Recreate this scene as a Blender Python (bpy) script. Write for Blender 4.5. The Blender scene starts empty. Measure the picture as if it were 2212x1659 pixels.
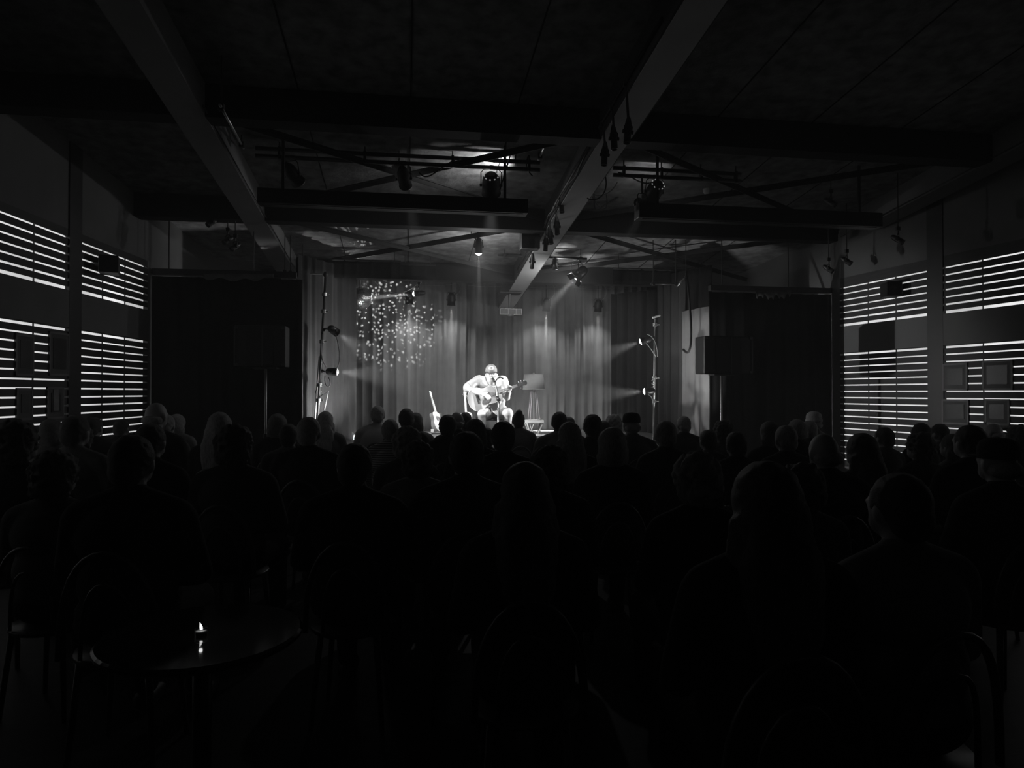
import bpy, bmesh, math, random
from mathutils import Vector, Matrix, noise
random.seed(7)
C = bpy.context.scene.collection
sc = bpy.context.scene

# ------------------------------------------------------------------ camera
# world: X across the room, Y along the room towards the stage, Z up, metres
FOC = 1500.0                                  # focal length in pixels of a 2212 px wide frame
TH = math.atan(231 / 1500)                    # the camera is turned a little right of the room's axis
PH = math.atan(17.5 / 1500)                   # and tilted up a touch
CAM = Vector((0, 0, 1.55))
FWD = Vector((math.sin(TH) * math.cos(PH), math.cos(TH) * math.cos(PH), math.sin(PH)))
RGT = Vector((math.cos(TH), -math.sin(TH), 0))
UPV = RGT.cross(FWD)
cam_data = bpy.data.cameras.new('camera')
cam_data.sensor_width = 36
cam_data.lens = 36 * FOC / 2212
cam_data.clip_start = 0.05
cam = bpy.data.objects.new('camera', cam_data)
cam.matrix_world = Matrix.Translation(CAM) @ Matrix((RGT, UPV, -FWD)).transposed().to_4x4()
C.objects.link(cam)
sc.camera = cam

# ------------------------------------------------------------------ view, world, haze
vs = sc.view_settings
sc.display_settings.display_device = 'sRGB'
vs.view_transform = 'Standard'
vs.look = 'None'
vs.exposure = 0.0
vs.gamma = 1.0
vs.use_curve_mapping = False
cy = sc.cycles
cy.use_denoising = True
try:
    cy.denoiser = 'OPENIMAGEDENOISE'
except Exception:
    pass
cy.max_bounces = 4
cy.diffuse_bounces = 2
cy.glossy_bounces = 3
cy.transmission_bounces = 4
cy.volume_bounces = 0
cy.transparent_max_bounces = 6
cy.sample_clamp_indirect = 1.5
cy.use_light_tree = True
cy.use_adaptive_sampling = True
cy.adaptive_threshold = 0.015
cy.caustics_reflective = False
cy.caustics_refractive = False

AMBIENT = 0.0028
HAZE = 0.0115
world = bpy.data.worlds.new('room_air')
sc.world = world
world.use_nodes = True
wt = world.node_tree
wt.nodes['Background'].inputs[0].default_value = (1, 1, 1, 1)
wt.nodes['Background'].inputs[1].default_value = AMBIENT
hz = wt.nodes.new('ShaderNodeVolumeScatter')
hz.inputs['Color'].default_value = (1, 1, 1, 1)
hz.inputs['Density'].default_value = HAZE
hz.inputs['Anisotropy'].default_value = 0.15
wt.links.new(hz.outputs[0], wt.nodes['World Output'].inputs['Volume'])

# brightness of every stage lamp and of the added fill, in watts
W = dict(down=34, core=3800, key=560, key2=280, lampkey=170, pin=9000, side=560, ball=380, ball_up=120, spill=26, oblique=1900,
         top=1500, floor=380, glare=22, rear_fill=.45)


def P(px, py, zc):                            # a point seen at pixel (px, py), zc metres in front of the camera
    return CAM + zc * (FWD + RGT * ((px - 1106) / FOC) + UPV * ((829.5 - py) / FOC))


def ray(px, py):
    return FWD + RGT * ((px - 1106) / FOC) + UPV * ((829.5 - py) / FOC)


def PZ(px, py, z):
    r = ray(px, py)
    return CAM + r * ((z - CAM.z) / r.z)


def PY(px, py, Y):
    r = ray(px, py)
    return CAM + r * (Y / r.y)


# ------------------------------------------------------------------ materials
MATS = {}


def mat(name, g, rough=0.8, metal=0.0, var=0.15, scale=6.0, bump=0.0, bscale=60.0, stretch=None, emit=0.0, spec=0.4, sheen=0.0):
    if name in MATS:
        return MATS[name]
    m = bpy.data.materials.new(name)
    m.use_nodes = True
    nt = m.node_tree
    b = nt.nodes['Principled BSDF']
    tc = nt.nodes.new('ShaderNodeTexCoord')
    mp = nt.nodes.new('ShaderNodeMapping')
    nt.links.new(tc.outputs['Object'], mp.inputs[0])
    if stretch:
        mp.inputs['Scale'].default_value = stretch
    n = nt.nodes.new('ShaderNodeTexNoise')
    n.inputs['Scale'].default_value = scale
    n.inputs['Detail'].default_value = 5
    nt.links.new(mp.outputs[0], n.inputs['Vector'])
    r = nt.nodes.new('ShaderNodeValToRGB')
    lo, hi = max(0.0, g * (1 - var)), min(1.0, g * (1 + var))
    r.color_ramp.elements[0].position = 0.3
    r.color_ramp.elements[1].position = 0.7
    r.color_ramp.elements[0].color = (lo, lo, lo, 1)
    r.color_ramp.elements[1].color = (hi, hi, hi, 1)
    nt.links.new(n.outputs[0], r.inputs[0])
    nt.links.new(r.outputs[0], b.inputs['Base Color'])
    b.inputs['Roughness'].default_value = rough
    b.inputs['Metallic'].default_value = metal
    b.inputs['Specular IOR Level'].default_value = spec
    if sheen:
        b.inputs['Sheen Weight'].default_value = sheen
    if emit:
        b.inputs['Emission Color'].default_value = (1, 1, 1, 1)
        b.inputs['Emission Strength'].default_value = emit
    if bump:
        n2 = nt.nodes.new('ShaderNodeTexNoise')
        n2.inputs['Scale'].default_value = bscale
        n2.inputs['Detail'].default_value = 3
        nt.links.new(mp.outputs[0], n2.inputs['Vector'])
        bp = nt.nodes.new('ShaderNodeBump')
        bp.inputs['Strength'].default_value = bump
        bp.inputs['Distance'].default_value = 0.01
        nt.links.new(n2.outputs[0], bp.inputs['Height'])
        nt.links.new(bp.outputs[0], b.inputs['Normal'])
    MATS[name] = m
    return m


BLACKMETAL = mat('black_painted_metal', 0.018, 0.45, 0.0, 0.2, 20, spec=0.5)
DARKMETAL = mat('dark_steel', 0.09, 0.42, 0.7, 0.2, 20)
CHROME = mat('chrome', 0.75, 0.22, 1.0, 0.05, 10)
ALU = mat('aluminium_tube', 0.55, 0.38, 0.8, 0.1, 10)
BLACKCLOTH = mat('black_serge', 0.012, 0.95, 0, 0.25, 9, spec=0.1)
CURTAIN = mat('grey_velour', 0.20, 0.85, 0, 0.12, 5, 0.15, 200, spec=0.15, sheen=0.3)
SHADEVELOUR = mat('shade_velour', 0.05, 0.9, 0, 0.12, 5, 0.15, 200, spec=0.1, sheen=0.1)
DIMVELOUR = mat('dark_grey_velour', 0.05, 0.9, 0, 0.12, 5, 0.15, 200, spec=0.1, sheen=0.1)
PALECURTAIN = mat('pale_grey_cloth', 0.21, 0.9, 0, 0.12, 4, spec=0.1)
PLASTER = mat('mottled_ceiling_board', 0.20, 0.9, 0, 0.45, 7.0, 0.5, 35, spec=0.2)
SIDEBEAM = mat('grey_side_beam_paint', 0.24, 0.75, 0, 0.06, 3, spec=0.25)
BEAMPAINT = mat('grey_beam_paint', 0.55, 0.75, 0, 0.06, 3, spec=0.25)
BEAMDARK = mat('black_beam_paint', 0.014, 0.8, 0, 0.2, 5, spec=0.2)
STEEL = mat('painted_flat_bar', 0.02, 0.7, 0, 0.2, 8, spec=0.3)
WALLDARK = mat('dark_stained_boards', 0.05, 0.6, 0, 0.25, 3, 0.2, 40, (1, 1, 12))
WALLMID = mat('grey_wall_board', 0.15, 0.8, 0, 0.12, 2)
BLACKWALL = mat('black_wall', 0.012, 0.95, 0, 0.2, 3, spec=0.1)
FLOORM = mat('dark_floorboards', 0.03, 0.5, 0, 0.3, 2, 0.1, 30, (1, 8, 1))
STAGEM = mat('stage_boards', 0.16, 0.5, 0, 0.15, 4, 0.1, 40, (10, 1, 1))
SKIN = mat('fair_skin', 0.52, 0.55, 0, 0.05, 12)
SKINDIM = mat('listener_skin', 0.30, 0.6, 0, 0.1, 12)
CABLE = mat('black_cable', 0.03, 0.6, 0, 0.1, 30)
GREYCABLE = mat('grey_cable', 0.35, 0.5, 0, 0.1, 30)
WHITEPAINT = mat('white_paint', 0.75, 0.5, 0, 0.06, 8)
SPRUCE = mat('spruce_soundboard', 0.34, 0.35, 0, 0.10, 9, 0, 60, (2, 2, 30))
MAHOGANY = mat('guitar_side_wood', 0.16, 0.35, 0, 0.2, 8)
ROSEWOOD = mat('rosewood', 0.05, 0.4, 0, 0.3, 18)
MAPLE = mat('pale_neck_wood', 0.5, 0.4, 0, 0.1, 12)
GUARD = mat('pickguard_pattern', 0.10, 0.25, 0, 0.8, 60)
HAIRD = mat('dark_hair', 0.03, 0.6, 0, 0.4, 25, 0.8, 130, (6, 6, 1), spec=0.4, sheen=0.3)
HAIRM = mat('brown_hair', 0.09, 0.6, 0, 0.4, 25, 0.8, 130, (6, 6, 1), spec=0.4, sheen=0.3)
HAIRL = mat('light_hair', 0.35, 0.6, 0, 0.35, 25, 0.8, 130, (6, 6, 1), spec=0.4, sheen=0.3)
LENS = mat('lit_lens', 0.8, 0.3, 0, 0.02, 10, emit=14)
LENSDIM = mat('dim_lit_lens', 0.8, 0.3, 0, 0.02, 10, emit=0.6)
LENSOFF = mat('dark_lens_glass', 0.1, 0.08, 0, 0.1, 10, spec=0.8)


def glass_mat():
    m = bpy.data.materials.new('clear_glass')
    m.use_nodes = True
    b = m.node_tree.nodes['Principled BSDF']
    b.inputs['Base Color'].default_value = (1, 1, 1, 1)
    b.inputs['Roughness'].default_value = 0.03
    b.inputs['Transmission Weight'].default_value = 1.0
    b.inputs['IOR'].default_value = 1.45
    n = m.node_tree.nodes.new('ShaderNodeTexNoise')
    n.inputs['Scale'].default_value = 3
    mr = m.node_tree.nodes.new('ShaderNodeMapRange')
    mr.inputs['To Min'].default_value = 0.02
    mr.inputs['To Max'].default_value = 0.05
    m.node_tree.links.new(n.outputs[0], mr.inputs['Value'])
    m.node_tree.links.new(mr.outputs[0], b.inputs['Roughness'])
    return m


GLASS = glass_mat()


def pane_mat(name, strength, scale):
    # evening daylight behind the window: a lit pane, its brightness varying over the glass
    m = bpy.data.materials.new(name)
    m.use_nodes = True
    nt = m.node_tree
    b = nt.nodes['Principled BSDF']
    b.inputs['Base Color'].default_value = (.5, .5, .5, 1)
    tc = nt.nodes.new('ShaderNodeTexCoord')
    n = nt.nodes.new('ShaderNodeTexNoise')
    n.inputs['Scale'].default_value = scale
    n.inputs['Detail'].default_value = 1
    nt.links.new(tc.outputs['Object'], n.inputs['Vector'])
    mr = nt.nodes.new('ShaderNodeMapRange')
    mr.inputs['From Min'].default_value = 0.3
    mr.inputs['From Max'].default_value = 0.7
    mr.inputs['To Min'].default_value = strength * 0.8
    mr.inputs['To Max'].default_value = strength * 1.25
    nt.links.new(n.outputs[0], mr.inputs['Value'])
    b.inputs['Emission Color'].default_value = (1, 1, 1, 1)
    nt.links.new(mr.outputs[0], b.inputs['Emission Strength'])
    return m


# ------------------------------------------------------------------ mesh helpers
def frame(d, up=None):
    # rotation whose local Z points along d
    d = Vector(d).normalized()
    u = Vector(up) if up is not None else (Vector((0, 0, 1)) if abs(d.z) < 0.95 else Vector((0, 1, 0)))
    x = u.cross(d).normalized()
    y = d.cross(x)
    return Matrix((x, y, d)).transposed()


def add_box(bm, c, s, R=None, bevel=0.0):
    g = bmesh.ops.create_cube(bm, size=1.0)['verts']
    M = Matrix.Translation(Vector(c)) @ (R.to_4x4() if R is not None else Matrix.Identity(4)) @ Matrix.Diagonal((s[0], s[1], s[2], 1))
    bmesh.ops.transform(bm, matrix=M, verts=g)
    if bevel:
        es = list({e for v in g for e in v.link_edges})
        bmesh.ops.bevel(bm, geom=es, offset=bevel, segments=2, affect='EDGES', profile=0.6)
    return bm


def add_hex(bm, pts):                          # eight corners: bottom four, top four
    v = [bm.verts.new(p) for p in pts]
    for f in ((0, 3, 2, 1), (4, 5, 6, 7), (0, 1, 5, 4), (1, 2, 6, 5), (2, 3, 7, 6), (3, 0, 4, 7)):
        bm.faces.new([v[i] for i in f])
    return bm


def add_cone(bm, p0, p1, r0, r1=None, seg=16, cap=True):
    p0, p1 = Vector(p0), Vector(p1)
    r1 = r0 if r1 is None else r1
    L = (p1 - p0).length
    if L < 1e-6:
        return bm
    M = Matrix.Translation((p0 + p1) / 2) @ frame(p1 - p0).to_4x4()
    bmesh.ops.create_cone(bm, cap_ends=cap, segments=seg, radius1=max(r0, 1e-5), radius2=max(r1, 1e-5), depth=L, matrix=M)
    return bm


def add_ell(bm, c, r, R=None, sub=3):
    r = (r, r, r) if not hasattr(r, '__len__') else r
    M = Matrix.Translation(Vector(c)) @ (R.to_4x4() if R is not None else Matrix.Identity(4)) @ Matrix.Diagonal((r[0], r[1], r[2], 1))
    bmesh.ops.create_icosphere(bm, subdivisions=sub, radius=1.0, matrix=M)
    return bm


def add_tube(bm, pts, r, seg=8, closed=False):
    pts = [Vector(p) for p in pts]
    n = len(pts)
    rings = []
    up = None
    for i, p in enumerate(pts):
        a = pts[i - 1] if i > 0 else (pts[-1] if closed else pts[0])
        b = pts[i + 1] if i < n - 1 else (pts[0] if closed else pts[-1])
        t = (b - a).normalized()
        if up is None:
            up = Vector((0, 0, 1)) if abs(t.z) < 0.9 else Vector((1, 0, 0))
        x = (up - t * up.dot(t)).normalized()
        up = x
        y = t.cross(x)
        rr = r[i] if hasattr(r, '__len__') else r
        rings.append([bm.verts.new(p + x * rr * math.cos(2 * math.pi * k / seg) + y * rr * math.sin(2 * math.pi * k / seg)) for k in range(seg)])
    m = n if closed else n - 1
    for i in range(m):
        A, B = rings[i], rings[(i + 1) % n]
        for k in range(seg):
            bm.faces.new((A[k], A[(k + 1) % seg], B[(k + 1) % seg], B[k]))
    if not closed:
        bm.faces.new(list(reversed(rings[0])))
        bm.faces.new(rings[-1])
    return bm


def add_lathe(bm, prof, M=None, seg=32):
    M = M or Matrix.Identity(4)
    rings = []
    for r, z in prof:
        if r < 1e-6:
            rings.append([bm.verts.new(M @ Vector((0, 0, z)))])
        else:
            rings.append([bm.verts.new(M @ Vector((r * math.cos(2 * math.pi * k / seg), r * math.sin(2 * math.pi * k / seg), z))) for k in range(seg)])
    for A, B in zip(rings, rings[1:]):
        for k in range(seg):
            q = [A[k % len(A)], A[(k + 1) % seg % len(A)], B[(k + 1) % seg % len(B)], B[k % len(B)]]
            q2 = []
            for v in q:
                if v not in q2:
                    q2.append(v)
            if len(q2) > 2:
                try:
                    bm.faces.new(q2)
                except ValueError:
                    pass
    return bm


def add_prism(bm, outline, t, M=None):         # outline in local XY, thickness along local Z
    M = M or Matrix.Identity(4)
    a = [bm.verts.new(M @ Vector((x, y, 0))) for x, y in outline]
    b = [bm.verts.new(M @ Vector((x, y, t))) for x, y in outline]
    bm.faces.new(list(reversed(a)))
    bm.faces.new(b)
    n = len(a)
    for i in range(n):
        bm.faces.new((a[i], a[(i + 1) % n], b[(i + 1) % n], b[i]))
    return bm


def bez(p0, p1, p2, p3, n=14):
    out = []
    for i in range(n + 1):
        t = i / n
        out.append(Vector(p0) * (1 - t) ** 3 + Vector(p1) * 3 * t * (1 - t) ** 2 + Vector(p2) * 3 * t * t * (1 - t) + Vector(p3) * t ** 3)
    return out


def sag(a, b, d, n=12):
    a, b = Vector(a), Vector(b)
    return [a.lerp(b, i / n) - Vector((0, 0, d * 4 * (i / n) * (1 - i / n))) for i in range(n + 1)]


def obj(name, bm, m, parent=None, smooth=False, loc=None):
    me = bpy.data.meshes.new(name)
    bmesh.ops.recalc_face_normals(bm, faces=bm.faces)
    bm.to_mesh(me)
    bm.free()
    if smooth:
        for p in me.polygons:
            p.use_smooth = True
    me.materials.append(m)
    o = bpy.data.objects.new(name, me)
    C.objects.link(o)
    if parent is not None:
        o.parent = parent
        if parent.type == 'EMPTY' and not parent.get('_local'):
            o.location = -Vector(parent.location)      # shapes of parts are given in world coordinates
    if loc is not None:
        o.location = loc
    return o


def NB():
    return bmesh.new()


def box(c, s, R=None, bevel=0.0):
    return add_box(NB(), c, s, R, bevel)


def thing(name, label, cat, loc=(0, 0, 0), group=None, local=False, rotz=0):
    o = bpy.data.objects.new(name, None)
    o.empty_display_size = 0.1
    C.objects.link(o)
    o.location = loc
    o.rotation_euler = (0, 0, rotz)
    o['label'] = label
    o['category'] = cat
    if group:
        o['group'] = group
    if local:
        LOCAL.append(o)
        o['_local'] = 1
    return o


LOCAL = []


def tag(o, label, cat, group=None, kind=None):
    o['label'] = label
    o['category'] = cat
    if group:
        o['group'] = group
    if kind:
        o['kind'] = kind
    return o


def struct(name, bm, m, smooth=False):
    o = obj(name, bm, m, None, smooth)
    o['kind'] = 'structure'
    return o


def dup(root, loc=None, rotz=None, label=None, group=None, scale=None):
    r = root.copy()
    C.objects.link(r)
    if loc is not None:
        r.location = loc
    if rotz is not None:
        r.rotation_euler = (0, 0, rotz)
    if scale is not None:
        r.scale = (scale, scale, scale)
    if label:
        r['label'] = label
    if group:
        r['group'] = group
    for ch in list(root.children):
        c = ch.copy()
        C.objects.link(c)
        c.parent = r
        for g in ch.children:
            d = g.copy()
            C.objects.link(d)
            d.parent = c
    return r


def blob(name, prims, m, voxel=0.012, smooth=4, parent=None, noise_amp=0.0, noise_scale=30.0, cut=None, loc=None):
    # one continuous skin grown over overlapping capsules ('c') and ellipsoids ('e')
    bm = NB()
    for p in prims:
        if p[0] == 'c':
            _, a, b, r0, r1 = p
            add_cone(bm, a, b, r0, r1, 20)
            add_ell(bm, a, r0, sub=3)
            add_ell(bm, b, r1, sub=3)
        else:
            add_ell(bm, p[1], p[2], p[3] if len(p) > 3 else None, sub=4)
    me = bpy.data.meshes.new('tmp')
    bm.to_mesh(me)
    bm.free()
    o = bpy.data.objects.new('tmp', me)
    C.objects.link(o)
    md = o.modifiers.new('r', 'REMESH')
    md.mode = 'VOXEL'
    md.voxel_size = voxel
    if smooth:
        ms = o.modifiers.new('s', 'SMOOTH')
        ms.factor = 0.5
        ms.iterations = smooth
    dg = bpy.context.evaluated_depsgraph_get()
    dg.update()
    me2 = bpy.data.meshes.new_from_object(o.evaluated_get(dg))
    bpy.data.objects.remove(o)
    bpy.data.meshes.remove(me)
    if noise_amp:
        for v in me2.vertices:
            v.co += v.normal * noise_amp * (noise.noise(v.co * noise_scale) + 0.5 * noise.noise(v.co * noise_scale * 2.3))
    me2.name = name
    me2.materials.clear()
    me2.materials.append(m)
    for p in me2.polygons:
        p.use_smooth = True
    r = bpy.data.objects.new(name, me2)
    C.objects.link(r)
    if parent is not None:
        r.parent = parent
        if parent.type == 'EMPTY' and not parent.get('_local'):
            r.location = -Vector(parent.location)
    return r


def add_spot(name, loc, target, watts, angle, blend=0.5, r=0.05, parent=None):
    L = bpy.data.lights.new(name, 'SPOT')
    L.energy = watts
    L.spot_size = math.radians(angle)
    L.spot_blend = blend
    L.shadow_soft_size = r
    o = bpy.data.objects.new(name, L)
    C.objects.link(o)
    d = (Vector(target) - Vector(loc)).normalized()
    R = frame(-d).to_4x4()
    o.matrix_world = Matrix.Translation(Vector(loc)) @ R
    if parent is not None:
        o.parent = parent
        o.matrix_parent_inverse = Matrix.Translation(parent.location).inverted()
    return o


def curtain_mesh(a, b, z0, z1, lam=0.16, amp=0.05, seed=0, nz=22, flare=0.0, top_pts=None):
    a, b = Vector(a), Vector(b)
    L = (b - a).length
    d = (b - a) / L
    nrm = Vector((0, 0, 1)).cross(d)
    n = max(8, int(L / 0.016))
    bm = NB()
    grid = []
    for i in range(n + 1):
        s = L * i / n
        w = noise.noise(Vector((s * 1.3 + seed * 7, seed, 0))) * 2.2
        col = []
        for k in range(nz + 1):
            t = k / nz
            z = z0 + (z1 - z0) * t
            ph = 2 * math.pi * s / lam + w * 2.0 + 0.5 * noise.noise(Vector((s * 2, z * 0.8, seed + 3.0)))
            am = amp * (0.55 + 0.9 * abs(noise.noise(Vector((s * 0.9, seed + 11.0, z * 0.15)))) * 1.6)
            cr = (1 - abs(math.sin(ph * .5))) ** 1.6       # narrow rounded crests between broad valleys
            off = -am * (2.2 * cr - .6 + 0.3 * math.sin(1.7 * ph + seed))
            off += flare * (1 - t) * 0.3
            p = a + d * s + nrm * off
            col.append(bm.verts.new((p.x, p.y, z)))
        grid.append(col)
    for i in range(n):
        for k in range(nz):
            bm.faces.new((grid[i][k], grid[i + 1][k], grid[i + 1][k + 1], grid[i][k + 1]))
    return bm


def curtain(name, a, b, z0, z1, m, label, **kw):
    o = obj(name, curtain_mesh(a, b, z0, z1, **kw), m, None, True)
    md = o.modifiers.new('cloth_thickness', 'SOLIDIFY')
    md.thickness = 0.004
    tag(o, label, 'curtain')
    return o


# fill light added behind the camera to lift the darkest parts of the room
hl = bpy.data.lights.new('rear_fill_light', 'AREA')
hl.shape = 'RECTANGLE'
hl.size, hl.size_y = 5.0, .3
hl.energy = W['rear_fill']
ho = bpy.data.objects.new('rear_fill_light', hl)
C.objects.link(ho)
ho.location = (2.0, -2.3, 3.4)
ho.rotation_euler = (math.radians(65), 0, 0)

# ------------------------------------------------------------------ the room shell
YB, YN = 14.9, -2.5                            # wall behind the stage, wall behind the camera


def XL(y): return -3.404 - (10 - y) * 0.0963
def XR(y): return 6.64 + (10 - y) * 0.1184
def S(y): return 3.40 + 0.102 * (13.65 - y)    # underside of the sloping roof beams
YC = 12.46                                     # beyond this the roof over the back of the stage is higher


def CE(y): return (S(y) + 0.30) if y < YC else 4.08


def wallbox(bm, side, y0, y1, z0, z1, o0, o1):
    # a board along a side wall; o0, o1: how far its faces stand into the room
    f, sg = (XL, 1) if side == 'l' else (XR, -1)
    z0a, z0b = z0 if isinstance(z0, tuple) else (z0, z0)
    z1a, z1b = z1 if isinstance(z1, tuple) else (z1, z1)
    pts = []
    for za, zb in ((z0a, z0b), (z1a, z1b)):
        pts += [(f(y0) + sg * o0, y0, za), (f(y0) + sg * o1, y0, za), (f(y1) + sg * o1, y1, zb), (f(y1) + sg * o0, y1, zb)]
    return add_hex(bm, pts)


def ypx(side, px):                             # where along a side wall the pixel column px lands
    f = XL if side == 'l' else XR
    r = ray(px, 847)
    k = r.x / r.y
    a, s = (-3.404 - 0.963, 0.0963) if side == 'l' else (6.64 + 1.184, -0.1184)
    return a / (k - s)


struct('floor', add_hex(NB(), [(-6, YN - .3, -.2), (11, YN - .3, -.2), (11, YB + .3, -.2), (-6, YB + .3, -.2),
                               (-6, YN - .3, 0), (11, YN - .3, 0), (11, YB + .3, 0), (-6, YB + .3, 0)]), FLOORM)
bm = NB()
for y0, y1 in ((YN - .3, YC - .001), (YC, YB + .3)):
    add_hex(bm, [(-6, y0, CE(y0)), (11, y0, CE(y0)), (11, y1, CE(y1)), (-6, y1, CE(y1)),
                 (-6, y0, CE(y0) + .3), (11, y0, CE(y0) + .3), (11, y1, CE(y1) + .3), (-6, y1, CE(y1) + .3)])
struct('ceiling', bm, PLASTER)
struct('wall_back', add_hex(NB(), [(-4.4, YB, 0), (8.5, YB, 0), (8.5, YB + .2, 0), (-4.4, YB + .2, 0),
                                   (-4.4, YB, 4.3), (8.5, YB, 4.3), (8.5, YB + .2, 4.3), (-4.4, YB + .2, 4.3)]), BLACKWALL)
struct('wall_near', add_hex(NB(), [(-5.2, YN - .2, 0), (9.2, YN - .2, 0), (9.2, YN, 0), (-5.2, YN, 0),
                                   (-5.2, YN - .2, 5.8), (9.2, YN - .2, 5.8), (9.2, YN, 5.8), (-5.2, YN, 5.8)]), BLACKWALL)

PITCHES = {'l': .0905, 'r': .0948}
LOWTOP = {'l': 2.226, 'r': 2.135}               # topmost line of light under the plain band
UPBOT = {'l': 2.676, 'r': 2.59}               # lowest line of light above it
WTOP = {'l': 3.245, 'r': 3.24}


def wall_top(y): return 3.31 + 0.0 * y


panes = {'l': [(3.6, 5.4, .55), (5.4, ypx('l', 75), .6), (ypx('l', 75), ypx('l', 145), .55),
               (ypx('l', 172), ypx('l', 224), .5), (ypx('l', 224), ypx('l', 272), .75), (ypx('l', 272), ypx('l', 313), .42)],
         'r': [(3.6, 5.2, .6), (5.2, ypx('r', 2122), .72), (ypx('r', 2120), ypx('r', 2040), .5),
               (ypx('r', 2004), ypx('r', 1934), .42), (ypx('r', 1934), ypx('r', 1874), .75), (ypx('r', 1874), ypx('r', 1820), .5)]}
for side, sname in (('l', 'left'), ('r', 'right')):
    py = {'l': (ypx('l', 145), ypx('l', 172), ypx('l', 318)), 'r': (ypx('r', 2040), ypx('r', 2006), ypx('r', 1815))}[side]
    bm = NB()
    wallbox(bm, side, YN, 3.5, 0, 5.9, -.25, 0)
    wallbox(bm, side, 3.5, 10.0, 0, .45, -.25, 0)
    wallbox(bm, side, 3.5, 10.05, 3.31, 5.5, -.25, 0)
    wallbox(bm, side, py[2], YB, 0, 4.6, -.25, 0)
    struct('wall_' + sname, bm, WALLMID)
    # the dark steel column between the two window bays
    a, b = py[0], py[1]
    struct('trim_%d' % (1 if side == 'l' else 2), wallbox(NB(), side, a, b, 0, S(8) + .28, -.12, .015), BLACKMETAL)
    # two window bays, each with lit panes behind horizontal boards
    for w, (y0, y1) in enumerate(((3.5, a), (b, py[2]))):
        num = (1 if side == 'l' else 3) + w
        root = thing('window_%d' % num, ('near' if w == 0 else 'far') + ' window bay on the %s wall, boarded with horizontal slats that leave thin lines of light' % sname,
                     'window', ((XL if side == 'l' else XR)(y0), y0, .45))
        root['kind'] = 'structure'
        del root['category']
        bm = NB()
        lines = [LOWTOP[side] - PITCHES[side] * k for k in range(19)]
        ups = [UPBOT[side] + PITCHES[side] * k for k in range(7)]
        gaps = [(z, .0135 + (.008 if k == 0 else .0)) for k, z in enumerate(lines)] + [(z, .0155 + (.014 if k == 0 else .003 * (k == 1))) for k, z in enumerate(ups)]
        gaps.sort()
        prev = .45
        for z, g in gaps:
            wallbox(bm, side, y0, y1, prev, z - g, -.012, 0)
            prev = z + g * .3
        wallbox(bm, side, y0, y1, prev, 3.31, -.012, 0)
        obj('slat', bm, WALLDARK, root)['kind'] = 'stuff'
        ps = [p for p in panes[side] if y0 - .2 < (p[0] + p[1]) / 2 < y1 + .2]
        for (q0, q1, e) in ps:
            q0, q1 = min(q0, q1), max(q0, q1)
            o = obj('pane', wallbox(NB(), side, q0, q1,   .45, 3.31, -.045, -.028), pane_mat('daylit_pane_%.2f' % e, e * .6 + .32, 1.5), root)
            bm = NB()
            wallbox(bm, side, q1 - .005, q1 + .005, .45, 3.31, -.026, -.014)
            obj('mullion', bm, BLACKMETAL, root)
        o = obj('middle_board', wallbox(NB(), side, y0, y1, LOWTOP[side] + .02, UPBOT[side] - .03, 0, .012), WALLMID, root)

# ceiling beams ------------------------------------------------------
def long_beam(x, w, y0, y1, h, m, n):
    bm = NB()
    add_hex(bm, [(x - w / 2, y0, S(y0)), (x + w / 2, y0, S(y0)), (x + w / 2, y1, S(y1)), (x - w / 2, y1, S(y1)),
                 (x - w / 2, y0, S(y0) + .32), (x + w / 2, y0, S(y0) + .32), (x + w / 2, y1, S(y1) + .32), (x - w / 2, y1, S(y1) + .32)])
    o = struct('trim_%d' % n, bm, m)
    o['label'] = 'sloping grey roof beam running towards the stage'
    return o


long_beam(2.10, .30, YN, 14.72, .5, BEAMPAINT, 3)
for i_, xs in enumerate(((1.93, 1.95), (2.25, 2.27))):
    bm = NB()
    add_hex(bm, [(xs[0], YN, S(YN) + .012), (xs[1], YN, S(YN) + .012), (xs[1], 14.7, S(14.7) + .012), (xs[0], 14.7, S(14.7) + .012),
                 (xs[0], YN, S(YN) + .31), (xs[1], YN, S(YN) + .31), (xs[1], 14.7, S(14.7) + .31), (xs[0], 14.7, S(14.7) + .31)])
    struct('trim_%d' % (40 + i_), bm, mat('darkened_beam_side', .06, .8, 0, .1, 3))  # boards added to darken the beam's sides against its pale underside
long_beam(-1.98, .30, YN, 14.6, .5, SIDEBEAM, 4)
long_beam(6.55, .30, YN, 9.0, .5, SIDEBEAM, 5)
n = 6
for y, xr in ((4.05, 1), (6.85, 1), (9.62, 1), (12.4, 1)):
    for x0, x1 in ((XL(y), -2.13), (-1.83, 1.95), (2.25, 6.40)):
        if y > 12:
            x0, x1 = max(x0, -1.83), min(x1, 5.0)
            if x1 < x0:
                continue
        bm = NB()
        w = .07
        for zz, ww in ((0, .11), (.06, .03)):
            z0, z1 = S(y) + zz, (S(y) + .06 if zz == 0 else CE(y) + .02)
            add_hex(bm, [(x0, y - ww, z0), (x1, y - ww, z0), (x1, y + ww, z0), (x0, y + ww, z0),
                         (x0, y - ww, z1), (x1, y - ww, z1), (x1, y + ww, z1), (x0, y + ww, z1)])
        # the fascia board boxed in on the room side
        add_hex(bm, [(x0, y - .115, S(y) + .005), (x1, y - .115, S(y) + .005), (x1, y - .1, S(y) + .005), (x0, y - .1, S(y) + .005),
                     (x0, y - .115, CE(y)), (x1, y - .115, CE(y)), (x1, y - .1, CE(y)), (x0, y - .1, CE(y))])
        o = struct('trim_%d' % n, bm, BEAMDARK)
        n += 1
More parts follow.
